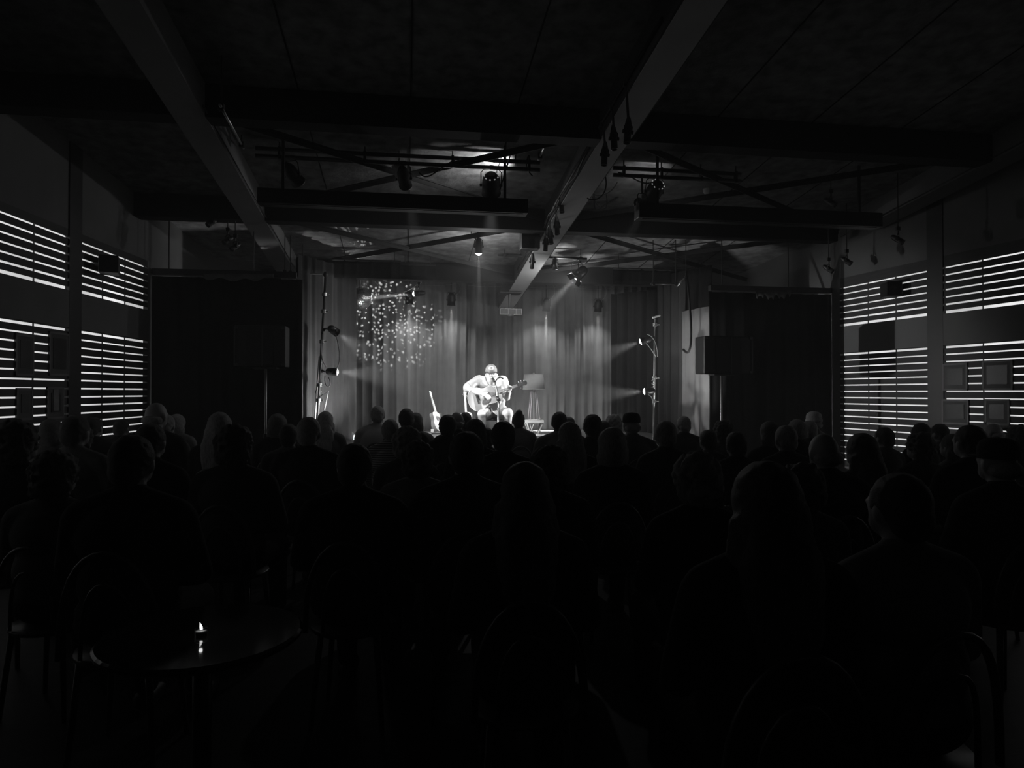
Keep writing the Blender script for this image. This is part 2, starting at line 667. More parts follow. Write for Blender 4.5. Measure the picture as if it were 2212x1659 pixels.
# flat-bar wind bracing, two crossing bars in each roof bay
def brace(x0, y0, x1, y1, dz=0.0):
    global n
    a = Vector((x0, y0, S(y0) + .13 + dz))
    b = Vector((x1, y1, S(y1) + .13 + dz))
    bm = NB()
    add_box(bm, (a + b) / 2, (.075, .012, (b - a).length), frame(b - a, (0, 1, 0) if abs((b - a).normalized().y) < .8 else (1, 0, 0)))
    add_box(bm, (a + b) / 2 + Vector((0, 0, .02)), (.012, .05, (b - a).length), frame(b - a, (0, 1, 0) if abs((b - a).normalized().y) < .8 else (1, 0, 0)))
    o = struct('trim_%d' % n, bm, STEEL)
    n += 1


for ya, yb in ((6.97, 9.5), (9.73, 12.28)):
    for xa, xb in ((-1.83, 1.95), (2.25, 6.40)):
        brace(xa, ya, xb, yb)
        brace(xa, yb, xb, ya, .03)
# ceiling panel joints
for x in (-1.0, .05, 1.1, 3.2, 4.25, 5.3):
    bm = NB()
    add_hex(bm, [(x - .006, 4.2, CE(4.2) - .006), (x + .006, 4.2, CE(4.2) - .006), (x + .006, 12.3, CE(12.3) - .006), (x - .006, 12.3, CE(12.3) - .006),
                 (x - .006, 4.2, CE(4.2) + .01), (x + .006, 4.2, CE(4.2) + .01), (x + .006, 12.3, CE(12.3) + .01), (x - .006, 12.3, CE(12.3) + .01)])
    struct('trim_%d' % n, bm, BEAMDARK)
    n += 1

# ------------------------------------------------------------------ stage platform
SZ = 0.75
bm = NB()
add_hex(bm, [(-1.72, 9.9, 0), (4.75, 9.9, 0), (4.75, 14.85, 0), (-1.72, 14.85, 0),
             (-1.72, 9.9, SZ), (4.75, 9.9, SZ), (4.75, 14.85, SZ), (-1.72, 14.85, SZ)])
o = struct('trim_%d' % n, bm, STAGEM)
o['label'] = 'wooden stage platform'
n += 1

# ------------------------------------------------------------------ drapes
def drape_px(name, pa, pb, z0, z1, m, label, **kw):
    return curtain(name, pa, pb, z0, z1, m, label, **kw)


tz = 4.06
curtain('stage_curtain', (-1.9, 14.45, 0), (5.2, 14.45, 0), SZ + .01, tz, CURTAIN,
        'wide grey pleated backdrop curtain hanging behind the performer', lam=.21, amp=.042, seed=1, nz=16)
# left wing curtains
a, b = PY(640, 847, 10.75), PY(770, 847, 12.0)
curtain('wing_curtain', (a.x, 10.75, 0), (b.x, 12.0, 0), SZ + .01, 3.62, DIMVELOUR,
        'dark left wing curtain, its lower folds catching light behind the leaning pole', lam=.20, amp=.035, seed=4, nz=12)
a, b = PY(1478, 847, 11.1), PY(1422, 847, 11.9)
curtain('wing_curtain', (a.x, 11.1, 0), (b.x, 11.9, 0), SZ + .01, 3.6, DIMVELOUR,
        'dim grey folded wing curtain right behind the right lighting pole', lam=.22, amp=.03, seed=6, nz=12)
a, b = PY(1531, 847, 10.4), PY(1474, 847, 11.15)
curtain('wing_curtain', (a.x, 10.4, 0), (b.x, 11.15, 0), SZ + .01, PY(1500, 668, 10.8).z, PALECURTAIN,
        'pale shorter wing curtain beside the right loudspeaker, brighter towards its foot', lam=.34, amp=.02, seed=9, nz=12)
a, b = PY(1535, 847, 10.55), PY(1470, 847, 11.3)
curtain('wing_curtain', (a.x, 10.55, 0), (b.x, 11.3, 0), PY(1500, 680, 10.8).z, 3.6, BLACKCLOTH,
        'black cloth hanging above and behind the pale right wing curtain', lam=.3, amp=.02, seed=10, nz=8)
a, b = PY(1425, 847, 12.9), PY(1322, 847, 13.7)  # dark sheet added where this side of the stage lies in shade
curtain('wing_curtain', (a.x, 12.9, 0), (b.x, 13.7, 0), SZ + .01, 3.55, SHADEVELOUR,
        'dark curtain added for the shaded strip left of the right lighting pole', lam=.25, amp=.04, seed=8, nz=10)
a, b = PY(690, 847, 13.0), PY(765, 847, 13.9)
# big black drapes either side of the stage
curtain('black_drape', (XL(10.0) + .02, 10.02, 0), (-1.42, 10.02, 0), .02, 3.12, BLACKCLOTH,
        'tall black drape covering the wall between the left window and the stage', lam=.3, amp=.02, seed=12, nz=10)
curtain('black_drape', (4.58, 10.02, 0), (XR(10.0) - .02, 10.02, 0), .02, 3.08, BLACKCLOTH,
        'tall black drape covering the wall between the stage and the right window', lam=.3, amp=.02, seed=15, nz=10)
# drape rails
for x0, x1, z, lab in ((XL(10.) + .03, -1.5, 3.13, 'black rail carrying the left black drape'), (4.6, XR(10.) - .03, 3.09, 'black rail carrying the right black drape')):
    bm = NB()
    add_box(bm, ((x0 + x1) / 2, 10.02, z + .05), (x1 - x0, .10, .08))
    r = thing('drape_rail', lab, 'rail', ((x0 + x1) / 2, 10.02, z))
    obj('rail', bm, BLACKMETAL, r)
    bm = NB()
    k = 0
    while x0 + .2 + k * 1.1 < x1:
        add_cone(bm, (x0 + .2 + k * 1.1, 10.02, z + .08), (x0 + .2 + k * 1.1, 10.02, CE(10.02) + .01), .008)
        k += 1
    obj('hanging_rod', bm, BLACKMETAL, r)
# pale strips at the rail: left drape's lit top put into colour, right ragged hem
for px0, px1, y, lab in ((440, 592, 596, 'grey strip put in for the lit scalloped top of the left black drape'), (1632, 1708, 632, 'crumpled grey cloth hem hanging from the right drape rail')):
    p0, p1 = PY(px0, y, 9.93), PY(px1, y, 9.93)
    bm = NB()
    N = 40
    rows = []
    for i in range(N + 1):
        t = i / N
        x = p0.x + (p1.x - p0.x) * t
        d = .03 + .03 * math.sin(t * 3.14) + .02 * math.sin(t * 19) + (.05 * max(0, math.sin(t * 41)) if px0 > 1000 else 0)
        rows.append([bm.verts.new((x, 9.93 + .006 * math.sin(t * 30), p0.z + (p1.z - p0.z) * t + .03)), bm.verts.new((x, 9.92 + .012 * math.sin(t * 27), p0.z + (p1.z - p0.z) * t - d))])
    for i in range(N):
        bm.faces.new((rows[i][0], rows[i + 1][0], rows[i + 1][1], rows[i][1]))
    o = obj('drape_top_strip', bm, mat('hem_and_lit_band', .12, .9, 0, .2, 8), None, True)
    md = o.modifiers.new('cloth_thickness', 'SOLIDIFY')
    md.thickness = .004
    tag(o, lab, 'cloth')
# black borders masking the front of the stage roof
for (px0, px1, y0, y1, Y, lab) in ((640, 866, 562, 600, 11.5, 'black masking border cloth above the mirror ball'),
                                  (862, 942, 572, 597, 11.9, 'short black border cloth right of the one above the mirror ball'),
                                  (1324, 1522, 583, 614, 11.5, 'black masking border cloth above the right lighting pole')):
    a, b = PY(px0, y0, Y), PY(px1, y0, Y)
    zt, zb = PY((px0 + px1) / 2, y0, Y).z, PY((px0 + px1) / 2, y1, Y).z
    r = curtain('border_cloth', (a.x, Y, 0), (b.x, Y, 0), zb, zt, BLACKCLOTH, lab, lam=.25, amp=.01, seed=px0, nz=4)
    bm = NB()
    add_tube(bm, [(a.x, Y, zt), (b.x, Y, zt)], .02, 8)
    for x in (a.x + .1, b.x - .1):
        add_cone(bm, (x, Y, zt), (x, Y, CE(Y) + .01), .006)
    obj('batten', bm, BLACKMETAL, r)

# motorised projection screen housings under the second cross beam
for px0, px1, y0a, y0b, y1a, y1b, lab in ((555, 1141, 405, 429, 434, 463, 'long black screen housing hung under the roof left of the central beam'),
                                       (1381, 1907, 438, 458, 471, 488, 'long black screen housing hung under the roof right of the central beam')):
    Y = 7.6
    a, b = PY(px0, y0a, Y), PY(px1, y0b, Y)
    a2, b2 = PY(px0, y1a, Y), PY(px1, y1b, Y)
    zt, zb = (a.z + b.z) / 2, (a2.z + b2.z) / 2
    r = thing('projection_screen_housing', lab, 'screen housing', ((a.x + b.x) / 2, Y, zb))
    bm = NB()
    add_box(bm, ((a.x + b.x) / 2, Y + .09, (zt + zb) / 2), (b.x - a.x, .18, zt - zb), None, .008)
    obj('housing', bm, BLACKMETAL, r)
    for x in (a.x + .25, b.x - .25):
        obj('hanging_bracket', box((x, Y + .09, (zt + CE(Y + .09)) / 2), (.03, .02, CE(Y + .09) - zt + .01)), BLACKMETAL, r)
    obj('screen_slot', box(((a.x + b.x) / 2, Y + .06, zb - .002), (b.x - a.x - .1, .03, .006)), DARKMETAL, r)

# ------------------------------------------------------------------ lamps of the stage rig
LASTFIX = [None]
VENT = mat('lit_vent', .3, .4, 0, .1, 20, emit=.22)


def fixture(name, label, p, target, r=.075, L=.2, hang=None, lens=None, watts=0, angle=20, blend=.6, doors=False, body=None, src=None, vents=False, cat='stage light', soft=.03, glare=0):
    # p: middle of the housing; hang: point it is clamped to
    p, target = Vector(p), Vector(target)
    d = (target - p).normalized()
    R = frame(d)
    hang = Vector(hang) if hang is not None else p + Vector((0, 0, .22))
    root = thing(name, label, cat, hang)
    LASTFIX[0] = root.name
    body = body or BLACKMETAL
    M = Matrix.Translation(p) @ R.to_4x4()
    bm = NB()
    add_lathe(bm, [(0, -L * .62), (r * .45, -L * .6), (r * .7, -L * .5), (r * .95, -L * .34), (r, -L * .1), (r, L * .4), (r * 1.08, L * .4), (r * 1.08, L * .46), (r * .93, L * .46), (r * .9, L * .3), (0, L * .28)], M, 24)
    h = obj('housing', bm, body, root, True)
    for pol in h.data.polygons:
        pol.use_smooth = len(pol.vertices) == 4
    if vents:
        bm = NB()
        for k in range(9):
            a = math.pi * 2 * k / 9
            add_cone(bm, M @ Vector((r * .72 * math.cos(a), r * .72 * math.sin(a), -L * .5)), M @ Vector((r * .8 * math.cos(a), r * .8 * math.sin(a), -L * .47)), r * .09, r * .09, 6)
        obj('vent_hole', bm, VENT, root)
    bm = NB()
    add_lathe(bm, [(0, L * .60), (r * .35, L * .575), (r * .65, L * .52), (r * .9, L * .44)] if lens is not None else [(0, L * .36), (r * .5, L * .35), (r * .9, L * .31)], M, 24)
    obj('lens', bm, lens or LENSOFF, root, True)
    # yoke
    x = R @ Vector((1, 0, 0))
    up = (hang - p)
    up = up - x * up.dot(x)
    up = up.normalized()
    bm = NB()
    a, b = p + x * r * 1.12, p - x * r * 1.12
    top = p + up * min(.9 * (hang - p).length, r * 2.0)
    add_tube(bm, [a, a + (top - p) * .8, top + x * r * .8, top, top - x * r * .8, b + (top - p) * .8, b], .006, 6)
    add_cone(bm, a - x * .012, a + x * .014, .018, .018, 10)
    add_cone(bm, b - x * .014, b + x * .012, .018, .018, 10)
    obj('yoke', bm, BLACKMETAL, root)
    bm = NB()
    add_cone(bm, top, hang, .012, .012, 8)
    add_box(bm, hang, (.05, .03, .05), None, .006)
    obj('clamp', bm, DARKMETAL, root)
    if doors:
        bm = NB()
        for k in range(4):
            a = math.pi / 2 * k + .3
            c = M @ Vector((r * 1.35 * math.cos(a), r * 1.35 * math.sin(a), L * .62))
            add_box(bm, c, (.004, r * 1.5, L * .42), (R @ Matrix.Rotation(a, 3, 'Z') @ Matrix.Rotation(.55, 3, 'Y')))
        obj('barn_door', bm, BLACKMETAL, root)
    if watts:
        add_spot('bulb', p + d * (L * .64 if src is None else src), target, watts, angle, blend, soft, root)
    if glare:
        gl = bpy.data.lights.new('lens_glare', 'POINT')
        gl.energy = glare
        gl.shadow_soft_size = .03
        go = bpy.data.objects.new('lens_glare', gl)
        C.objects.link(go)
        go.location = p + d * (L * .62 + .05)
        go.parent = root
        go.matrix_parent_inverse = Matrix.Translation(root.location).inverted()
    return root


def cable(label, pts, r=.006, m=None, name='cable'):
    return tag(obj(name, add_tube(NB(), pts, r, 6), m or CABLE, None, True), label, 'cable')


def pipe(name, label, a, b, r=.024, m=None, drops=(), cat='pipe'):
    a, b = Vector(a), Vector(b)
    root = thing(name, label, cat, (a + b) / 2)
    bm = NB()
    add_cone(bm, a, b, r, r, 14)
    obj('tube', bm, m or BLACKMETAL, root, True)
    for t in drops:
        q = a.lerp(b, t)
        bm = NB()
        add_cone(bm, q, (q.x, q.y, CE(q.y) + .01), .007)
        add_box(bm, q, (.05, .06, .06), None, .008)
        obj('hanger', bm, BLACKMETAL, root)
    return root


# ---- bar over the backdrop, with four downlights
BY = 13.98
pl, pr = PY(868, 608, BY), PY(1420, 614, BY)
pz = PY(1150, 610, BY).z
pipe('lighting_bar', 'long bar across the back of the stage carrying the row of downlights', (pl.x, BY, pz), (pr.x, BY, pz), .022, DARKMETAL, (.04, .34, .66, .97))
downs = [(884, 645, 'leftmost downlight over the backdrop, beside the mirror ball beam'),
         (975, 648, 'downlight over the backdrop left of the beam end, pale can visible'),
         (1180, 660, 'downlight over the backdrop just right of the beam end'),
         (1292, 662, 'rightmost downlight over the backdrop')]
for i, (px, py_, lab) in enumerate(downs):
    q = PY(px, py_, BY)
    t = Vector((q.x, 14.4, 1.6))
    fixture('par_can', lab, (q.x, BY, q.z), t, .078, .24, (q.x, BY, pz - .02), None, W['down'] * (1.0, .9, 1.1, .8)[i], 112, 1.0, soft=.03, glare=W['glare'] * .05)
    add_spot('bulb_core', Vector((q.x, BY, q.z - .17)), (q.x, BY + .12, 1.0), W['core'] * (1.0, .9, 1.1, .8)[i], 15, .9, .03, bpy.context.scene.objects[LASTFIX[0]])
    s_ = Vector((q.x + .03, BY, pz))
    cable('cable loop at the clamp of the %s' % lab.split(',')[0].replace(' over the backdrop', ''), bez(s_, s_ + Vector((.22, -.03, -.02)), s_ + Vector((.17, 0, -.35)), (q.x + .03, BY + .02, q.z + .12)), .005, GREYCABLE)
# thin loose wire along the back bar
pts = []
for k in range(30):
    t = k / 29
    pts.append((pl.x + (pr.x - pl.x) * t, BY - .05, pz - .07 - .05 * abs(math.sin(t * 15))))
cable('thin slack wire strung under the back lighting bar', pts, .004, GREYCABLE)
# small bell-shaped glass sprinkler-like reflector near the ball beam
q = PY(906, 604, 12.9)
r_ = thing('work_light', 'small pale tulip-shaped lamp above the mirror ball beam', 'lamp', q)
M = Matrix.Translation(q + Vector((0, 0, -.02)))
obj('shade', add_lathe(NB(), [(.015, -.06), (.035, -.045), (.05, 0), (.062, .06)], M, 16), ALU, r_, True)
obj('stem', add_cone(NB(), q + Vector((0, 0, -.08)), q + Vector((-.03, 0, -.17)), .008), DARKMETAL, r_)
obj('hanging_wire', add_cone(NB(), q + Vector((0, 0, -.05)), (q.x, q.y, CE(q.y) + .01), .003), DARKMETAL, r_)

# ---- pin spot and the mirror ball it lights
BALL = P(779, 645, 12.5)
BR = .202
root = thing('mirror_ball', 'mirror ball hanging at the left of the stage, half hidden by the dark wing curtain', 'mirror ball', BALL)
bm = NB()
nlat = 20
for i in range(nlat):
    a0, a1 = math.pi * i / nlat, math.pi * (i + 1) / nlat
    nl = max(5, int(2 * math.pi * math.sin((a0 + a1) / 2) * BR / .032))
    for k in range(nl):
        b0, b1 = 2 * math.pi * (k + .04) / nl, 2 * math.pi * (k + .96) / nl
        e = .04 * (a1 - a0)
        q_ = [BALL + Vector((math.sin(a) * math.cos(b), math.sin(a) * math.sin(b), math.cos(a))) * BR for a, b in ((a0 + e, b0), (a1 - e, b0), (a1 - e, b1), (a0 + e, b1))]
        c = (q_[0] + q_[1] + q_[2] + q_[3]) / 4
        j = Vector((random.uniform(-1, 1), random.uniform(-1, 1), random.uniform(-1, 1))) * .0012
        bm.faces.new([bm.verts.new(v + (j if m_ % 2 else -j)) for m_, v in enumerate(q_)])
o = obj('mirror_tile', bm, mat('mirror_tiles', .8, .32, 1.0, .1, 30), root)
o['kind'] = 'stuff'
obj('core', add_ell(NB(), BALL, BR - .004, sub=4), mat('grey_grout', .12, .7, 0, .1, 20), root, True)
bm = NB()
add_cone(bm, BALL + Vector((0, 0, BR - .01)), BALL + Vector((0, 0, BR + .05)), .03, .02, 12)
add_cone(bm, BALL + Vector((0, 0, BR + .05)), BALL + Vector((0, 0, BR + .17)), .006)
obj('hanger', bm, ALU, root)
# its shelf of clutter: a short bar with a motor box and cables
zb = BALL.z + BR + .17
root = pipe('ball_bar', 'short pale bar the mirror ball hangs from', (BALL.x - .35, BALL.y, zb), (BALL.x + .42, BALL.y, zb), .013, ALU, (.2, .9))
obj('motor', box((BALL.x + .05, BALL.y, zb + .07), (.14, .1, .08), None, .008), DARKMETAL, root)
cable('cable drooping from the mirror ball bar towards the pin spot', bez((BALL.x + .2, BALL.y, zb), (BALL.x + .45, BALL.y, zb - .3), (BALL.x + .7, BALL.y, zb - .35), (BALL.x + 1.0, BALL.y, zb - .1)), .006, GREYCABLE)
cable('tangle of cable lying on the mirror ball bar', [(BALL.x + .1 + .03 * k, BALL.y + .03 * math.sin(k), zb + .06 + .045 * math.sin(k * 1.9)) for k in range(12)], .006, GREYCABLE)

pin = P(905, 634, 12.7)
fixture('pin_spot', 'pin spot aimed left at the mirror ball', pin, BALL, .055, .2, P(905, 612, 12.7), LENS, W['pin'], 9, .4, src=.16, soft=.015)
obj_ = None
# the light the mirror tiles throw back on the curtain and the ceiling: one lamp for each side of the ball,
# added in place of reflections, flecked by a cell pattern in the light
def fleck_spot(name, loc, target, watts, angle, scale, size):
    o = add_spot(name, loc, target, watts, angle, .35, .012)
    L = o.data
    L.use_nodes = True
    nt = L.node_tree
    em = nt.nodes['Emission']
    tc = nt.nodes.new('ShaderNodeTexCoord')
    vo = nt.nodes.new('ShaderNodeTexVoronoi')
    vo.inputs['Scale'].default_value = scale
    vo.inputs['Randomness'].default_value = .75
    nt.links.new(tc.outputs['Normal'], vo.inputs['Vector'])
    mr = nt.nodes.new('ShaderNodeMapRange')
    mr.interpolation_type = 'SMOOTHSTEP'
    mr.inputs['From Min'].default_value = size
    mr.inputs['From Max'].default_value = size * .6
    mr.inputs['To Min'].default_value = 0
    mr.inputs['To Max'].default_value = 1
    nt.links.new(vo.outputs['Distance'], mr.inputs['Value'])
    nt.links.new(mr.outputs[0], em.inputs['Strength'])
    return o


fleck_spot('mirror_flecks', BALL + Vector((.20, .12, -.04)), PY(838, 692, 14.4), W['ball'], 66, 23, .36)
fleck_spot('mirror_flecks', BALL + Vector((.1, -.2, .16)), BALL + Vector((.1, -2.2, .72)), W['ball_up'] * 1.5, 24, 34, .42)

# ---- hanging spot above the performer, lens seen
q = P(1034, 533, 10.5)
hang = Vector((q.x, q.y, S(q.y) + .02))
fixture('profile_spot', 'small spotlight hanging above the performer, its lens glaring', q, P(1036, 930, 10.8), .055, .22, (q.x, q.y, q.z + .25), LENS, W['top'], 11, .7, body=DARKMETAL, soft=.02, glare=W['glare'])
pipe('drop_bar', 'short vertical drop bar holding the glaring spotlight', (q.x, q.y, q.z + .24), (q.x, q.y, CE(q.y) + .01), .012)
cable('cable coiled over the glaring spotlight', bez((q.x, q.y, q.z + .3), (q.x - .16, q.y, q.z + .33), (q.x - .14, q.y, q.z + .1), (q.x - .03, q.y, q.z + .12)), .006, GREYCABLE)
# ---- cross bar under the central beam with two lamps
a, b = P(1075, 551, 11.6), P(1268, 559, 11.6)
pipe('lighting_bar', 'short cross bar under the central beam', a, b, .02, None, (.08, .93))
q = P(1254, 590, 11.6)
fixture('fresnel_light', 'spotlight at the right end of the short cross bar, aimed down left', q, P(1085, 760, 12.3), .085, .22, P(1254, 561, 11.6), LENSDIM, W['oblique'], 22, .8, doors=True, body=DARKMETAL, glare=W['glare'] * 1.5)
q = P(1199, 572, 11.6)
fixture('par_can', 'small lamp hanging from the middle of the short cross bar', q, P(1199, 640, 11.8), .045, .17, P(1199, 557, 11.6), None, 0, body=DARKMETAL)
cable('pale cable looping round the right-hand spotlight', bez(P(1262, 562, 11.55), P(1225, 555, 11.5), P(1228, 595, 11.5), P(1247, 597, 11.5)), .006, GREYCABLE)
cable('cable running along the short cross bar', sag(P(1165, 548, 11.55), P(1200, 560, 11.55), -.03), .007, GREYCABLE)

# ---- track and cylinder spots along the left edge of the central beam
tx = 1.93
pa, pb = (tx, 5.0, S(5.0) + .10), (tx, 11.9, S(11.9) + .10)
pipe('light_track', 'black track along the left side of the central beam', pa, pb, .022, None, ())
tr = [(1356, 285, 'topmost cylinder spot on the central beam track'), (1306, 335, 'long cylinder spot below the topmost one on the central beam track'),
      (1326, 300, 'cylinder spot between the two nearest ones on the central beam track'),
      (1203, 490, 'cylinder spot standing out against the lit beam, upper of the group'), (1189, 511, 'second cylinder spot of the group against the lit beam'),
      (1179, 526, 'third cylinder spot of the group against the lit beam'), (1150, 566, 'lowest cylinder spot, tilted, under the short cross bar'),
      (1213, 442, 'short stubby spot at the edge of the lit beam')]
for px, py_, lab in tr:
    k = ray(px, py_)
    Yq = (tx + .03) / k.x * k.y
    q = CAM + k * ((tx + .03) / k.x)
    L_ = .23
    tilt = Vector((.10 * math.sin(px), .55 if px < 1160 else -.08, -1))
    fixture('track_spot', lab, q, q + tilt, .031, L_, (tx, q.y - .05, S(q.y) + .09) if S(q.y) + .09 > q.z + .05 else (tx, q.y, q.z + .16), None, 0, cat='spotlight')
cable('bundle of cables taped along the central beam track', [(tx - .03 + .02 * math.sin(k), 7 + k * .35, S(7 + k * .35) + .03 + .03 * math.sin(k * 2.3)) for k in range(15)], .008)
k0 = ray(1290, 440)
cable('knot of cables hanging right of the central beam', bez((2.4, 8.9, S(8.9) + .5), (2.6, 8.9, S(8.9) + .1), (2.3, 9, S(9) - .05), (2.9, 9, S(9) + .35)), .012)
cable('thin cable drooping beside the central beam', bez((2.3, 8.8, S(8.8) + .5), (2.5, 8.8, S(8.8) - .1), (2.75, 8.9, S(9) + .0), (2.6, 8.9, S(9) + .45)), .008)
cable('slack cable crossing from the roof to the central beam', bez((2.27, 8.4, S(8.4) + .1), (2.5, 8.4, S(8.4) + .0), (2.7, 8.5, S(8.5) + .25), (2.75, 8.6, S(8.6) + .54)), .007)
tag(obj('cable_box', box((2.55, 8.6, S(8.6) + .40), (.16, .12, .14), None, .01), BLACKMETAL), 'small black junction box right of the central beam', 'junction box')
# ---- box hanging at the beam, left side (speaker-like black box)
q = PY(1150, 520, 9.9)
root = thing('hanging_loudspeaker', 'small black box hanging left of the central beam, light strip at its foot', 'loudspeaker', (q.x, 9.9, q.z))
zt, zb = PY(1150, 500, 9.9).z, PY(1150, 538, 9.9).z
obj('cabinet', box((q.x - .03, 9.95, (zt + zb) / 2), (.27, .2, zt - zb), None, .01), BLACKMETAL, root)
obj('bracket', add_cone(NB(), (q.x - .03, 9.95, zt), (q.x - .03, 9.95, CE(9.95) + .01), .012), BLACKMETAL, root)
obj('bottom_trim', box((q.x - .05, 9.86, zb - .004), (.22, .02, .012)), ALU, root)

# ---- front bars in the first roof bay
FY = 7.88
for px0, px1, y0, y1, lab in ((552, 1166, 323, 349, 'long front lighting bar left of the central beam'), (1325, 1600, 362, 377, 'front lighting bar right of the central beam')):
    a, b = PY(px0, y0, FY), PY(px1, y1, FY)
    z = (a.z + b.z) / 2
    root = thing('lighting_bar', lab, 'pipe', ((a.x + b.x) / 2, FY, z))
    for dz in (0, -.085):
        obj('tube', add_cone(NB(), (a.x, FY, z + dz), (b.x, FY, z + dz), .024, .024, 14), BLACKMETAL, root, True)
    for t in (.08, .37, .68, .96):
        x = a.x + (b.x - a.x) * t
        bm = NB()
        add_box(bm, (x, FY, z - .04), (.03, .05, .14), None, .005)
        add_cone(bm, (x, FY, z), (x, FY, CE(FY) + .01), .008)
        obj('hanger', bm, BLACKMETAL, root)
    if px0 < 1000:
        ZL = z
    else:
        ZR = z
KEY = P(1064, 800, 11.1)
def front_can(px, py_, target, lab, watts, ang, r=.11, L=.3, z=None, lens=None, vents=False):
    q = PY(px, py_, FY + .05)
    return fixture('par_can', lab, q, target, r, L, (q.x, FY, z - .085), lens, watts, ang, .6, vents=vents, soft=.05)


front_can(1061, 400, P(1058, 842, 11.1), 'big round stage lamp on the left front bar, seen from behind with glowing vent holes', W['key'], 23, .105, .26, ZL, LENS, True)
front_can(873, 385, P(975, 892, 12.3), 'stage lamp on the left front bar over the crossing of the roof braces', W['key2'], 16, .07, .26, ZL, LENS, False)
front_can(633, 378, P(1000, 880, 12), 'dim stage lamp at the left end of the front bar', 0, 18, .075, .26, ZL)
front_can(1412, 415, P(1152, 868, 12.8), 'round stage lamp on the right front bar, vents faintly lit', W['lampkey'], 15, .1, .26, ZR, LENS, True)
root_ = fixture('fresnel_light', 'lamp lying left of the right screen housing, its side lit', PY(1388, 440, 7.86), P(1300, 430, 9), .06, .2, (PY(1388, 440, 7.86).x, FY, ZR - .085), LENSDIM, 0)
q = PY(1526, 405, 8.6)
r_ = thing('work_light', 'clear bell-shaped glass lamp under the roof bracing, right of the central beam', 'lamp', q)
obj('glass_shade', add_lathe(NB(), [(.02, -.09), (.04, -.07), (.055, 0), (.085, .06), (.078, .06), (.05, 0), (.035, -.065)], Matrix.Translation(q), 18), mat('frosted_glass', .5, .2, 0, .1, 20), r_, True)
obj('stem', add_cone(NB(), q + Vector((0, 0, -.05)), (q.x, q.y, CE(q.y) + .01), .006), DARKMETAL, r_)
q = PY(862, 372, 7.95)
r_ = thing('work_light', 'small glass bell lamp beside the lamp over the brace crossing', 'lamp', q)
obj('glass_shade', add_lathe(NB(), [(.02, -.09), (.04, -.07), (.055, 0), (.085, .06), (.078, .06), (.05, 0), (.035, -.065)], Matrix.Translation(q), 18), mat('frosted_glass', .5, .2, 0, .1, 20), r_, True)
obj('stem', add_cone(NB(), q + Vector((0, 0, -.05)), (q.x, q.y, CE(q.y) + .01), .006), DARKMETAL, r_)
# stray light leaving the back of the front lamps and reaching the roof boards
vq = PY(1075, 385, FY + .12)
add_spot('vent_spill', vq, vq + Vector((-.45, .3, 1)), W['spill'], 135, .35, .03)
vq = PY(1412, 392, FY + .02)
add_spot('vent_spill', vq, vq + Vector((-.1, .4, 1)), W['spill'] * .25, 130, .5, .03)
for pts, lab in ((bez(PY(905, 372, FY), PY(925, 400, FY), PY(945, 360, FY), PY(985, 345, FY)), 'cable drooping between two lamps of the left front bar'),
                 (sag(PY(1000, 340, FY - .03), PY(1160, 350, FY - .03), .03), 'cable lying along the left front bar'),
                 ([PY(1117, 300, FY - .1), PY(1113, 345, FY - .1)], 'safety wire left of the central beam'),
                 ([PY(1113, 300, FY - .1), PY(1080, 410, FY)], 'thin slanting wire beside the big stage lamp'),
                 (bez(PY(1160, 300, FY), PY(1150, 330, FY), PY(1120, 350, FY), PY(1150, 380, FY)), 'bundle of cables at the right end of the left front bar'),
                 (bez(PY(1335, 372, FY), PY(1370, 380, FY), PY(1380, 400, FY), PY(1405, 395, FY)), 'cable from the right front bar to its lamp'),
                 (bez(PY(1308, 382, FY), PY(1316, 420, FY), PY(1290, 440, FY), PY(1268, 428, FY)), 'cable swinging down right of the central beam')):
    cable(lab, pts, .008)
# slim metal rails that run down the sides of the left beam and beside the centre
for (a, b, r, lab) in ((P(475, 226, 5.9), P(526, 320, 7.6), .012, 'thin metal rail hanging along the left roof beam'),
                       (P(1198, 268, 7.0), P(1163, 345, 8.1), .014, 'slanting metal rod above the end of the left front bar')):
    pipe('metal_rail', lab, a, b, r, ALU, (0.05, .9))
rails = [(-1.81, 6.6, 12.0, 'thin conduit along the left roof beam'), (6.38, 5.5, 9.4, 'thin conduit along the right roof beam')]
for x, y0, y1, lab in rails:
    pipe('conduit', lab, (x, y0, S(y0) + .02), (x, y1, S(y1) + .02), .008, DARKMETAL)
# spots on tracks near the two outer beams
for px, py_, xx, lab in ((457, 481, -2.6, 'track spot under the roof left, nearest of three'), (492, 519, -2.6, 'middle track spot of three under the roof left'), (508, 533, -2.6, 'far track spot of three under the roof left'),
                         (1795, 437, 5.3, 'track spot by the right screen housing'), (1790, 581, 6.1, 'track spot above the right black drape, left one'), (1829, 564, 6.1, 'track spot above the right black drape, right one'), (1940, 518, 6.1, 'track spot under the right roof beam, nearest the window')):
    k = ray(px, py_)
    q = CAM + k * (xx / k.x)
    if q.y > 9.8:
        q = CAM + k * (9.6 / k.y)
    fixture('track_spot', lab, q, q + Vector((.5 if xx > 0 else -.5, -.6, -.6)), .035, .16, (q.x, q.y, q.z + .14), None, 0, body=DARKMETAL, cat='spotlight')
    pipe('drop_bar', 'thin drop rod above the %s' % lab.replace(' above the right black drape', ' by the right drape'), (q.x, q.y, q.z + .14), (q.x, q.y, CE(q.y) + .01), .006)

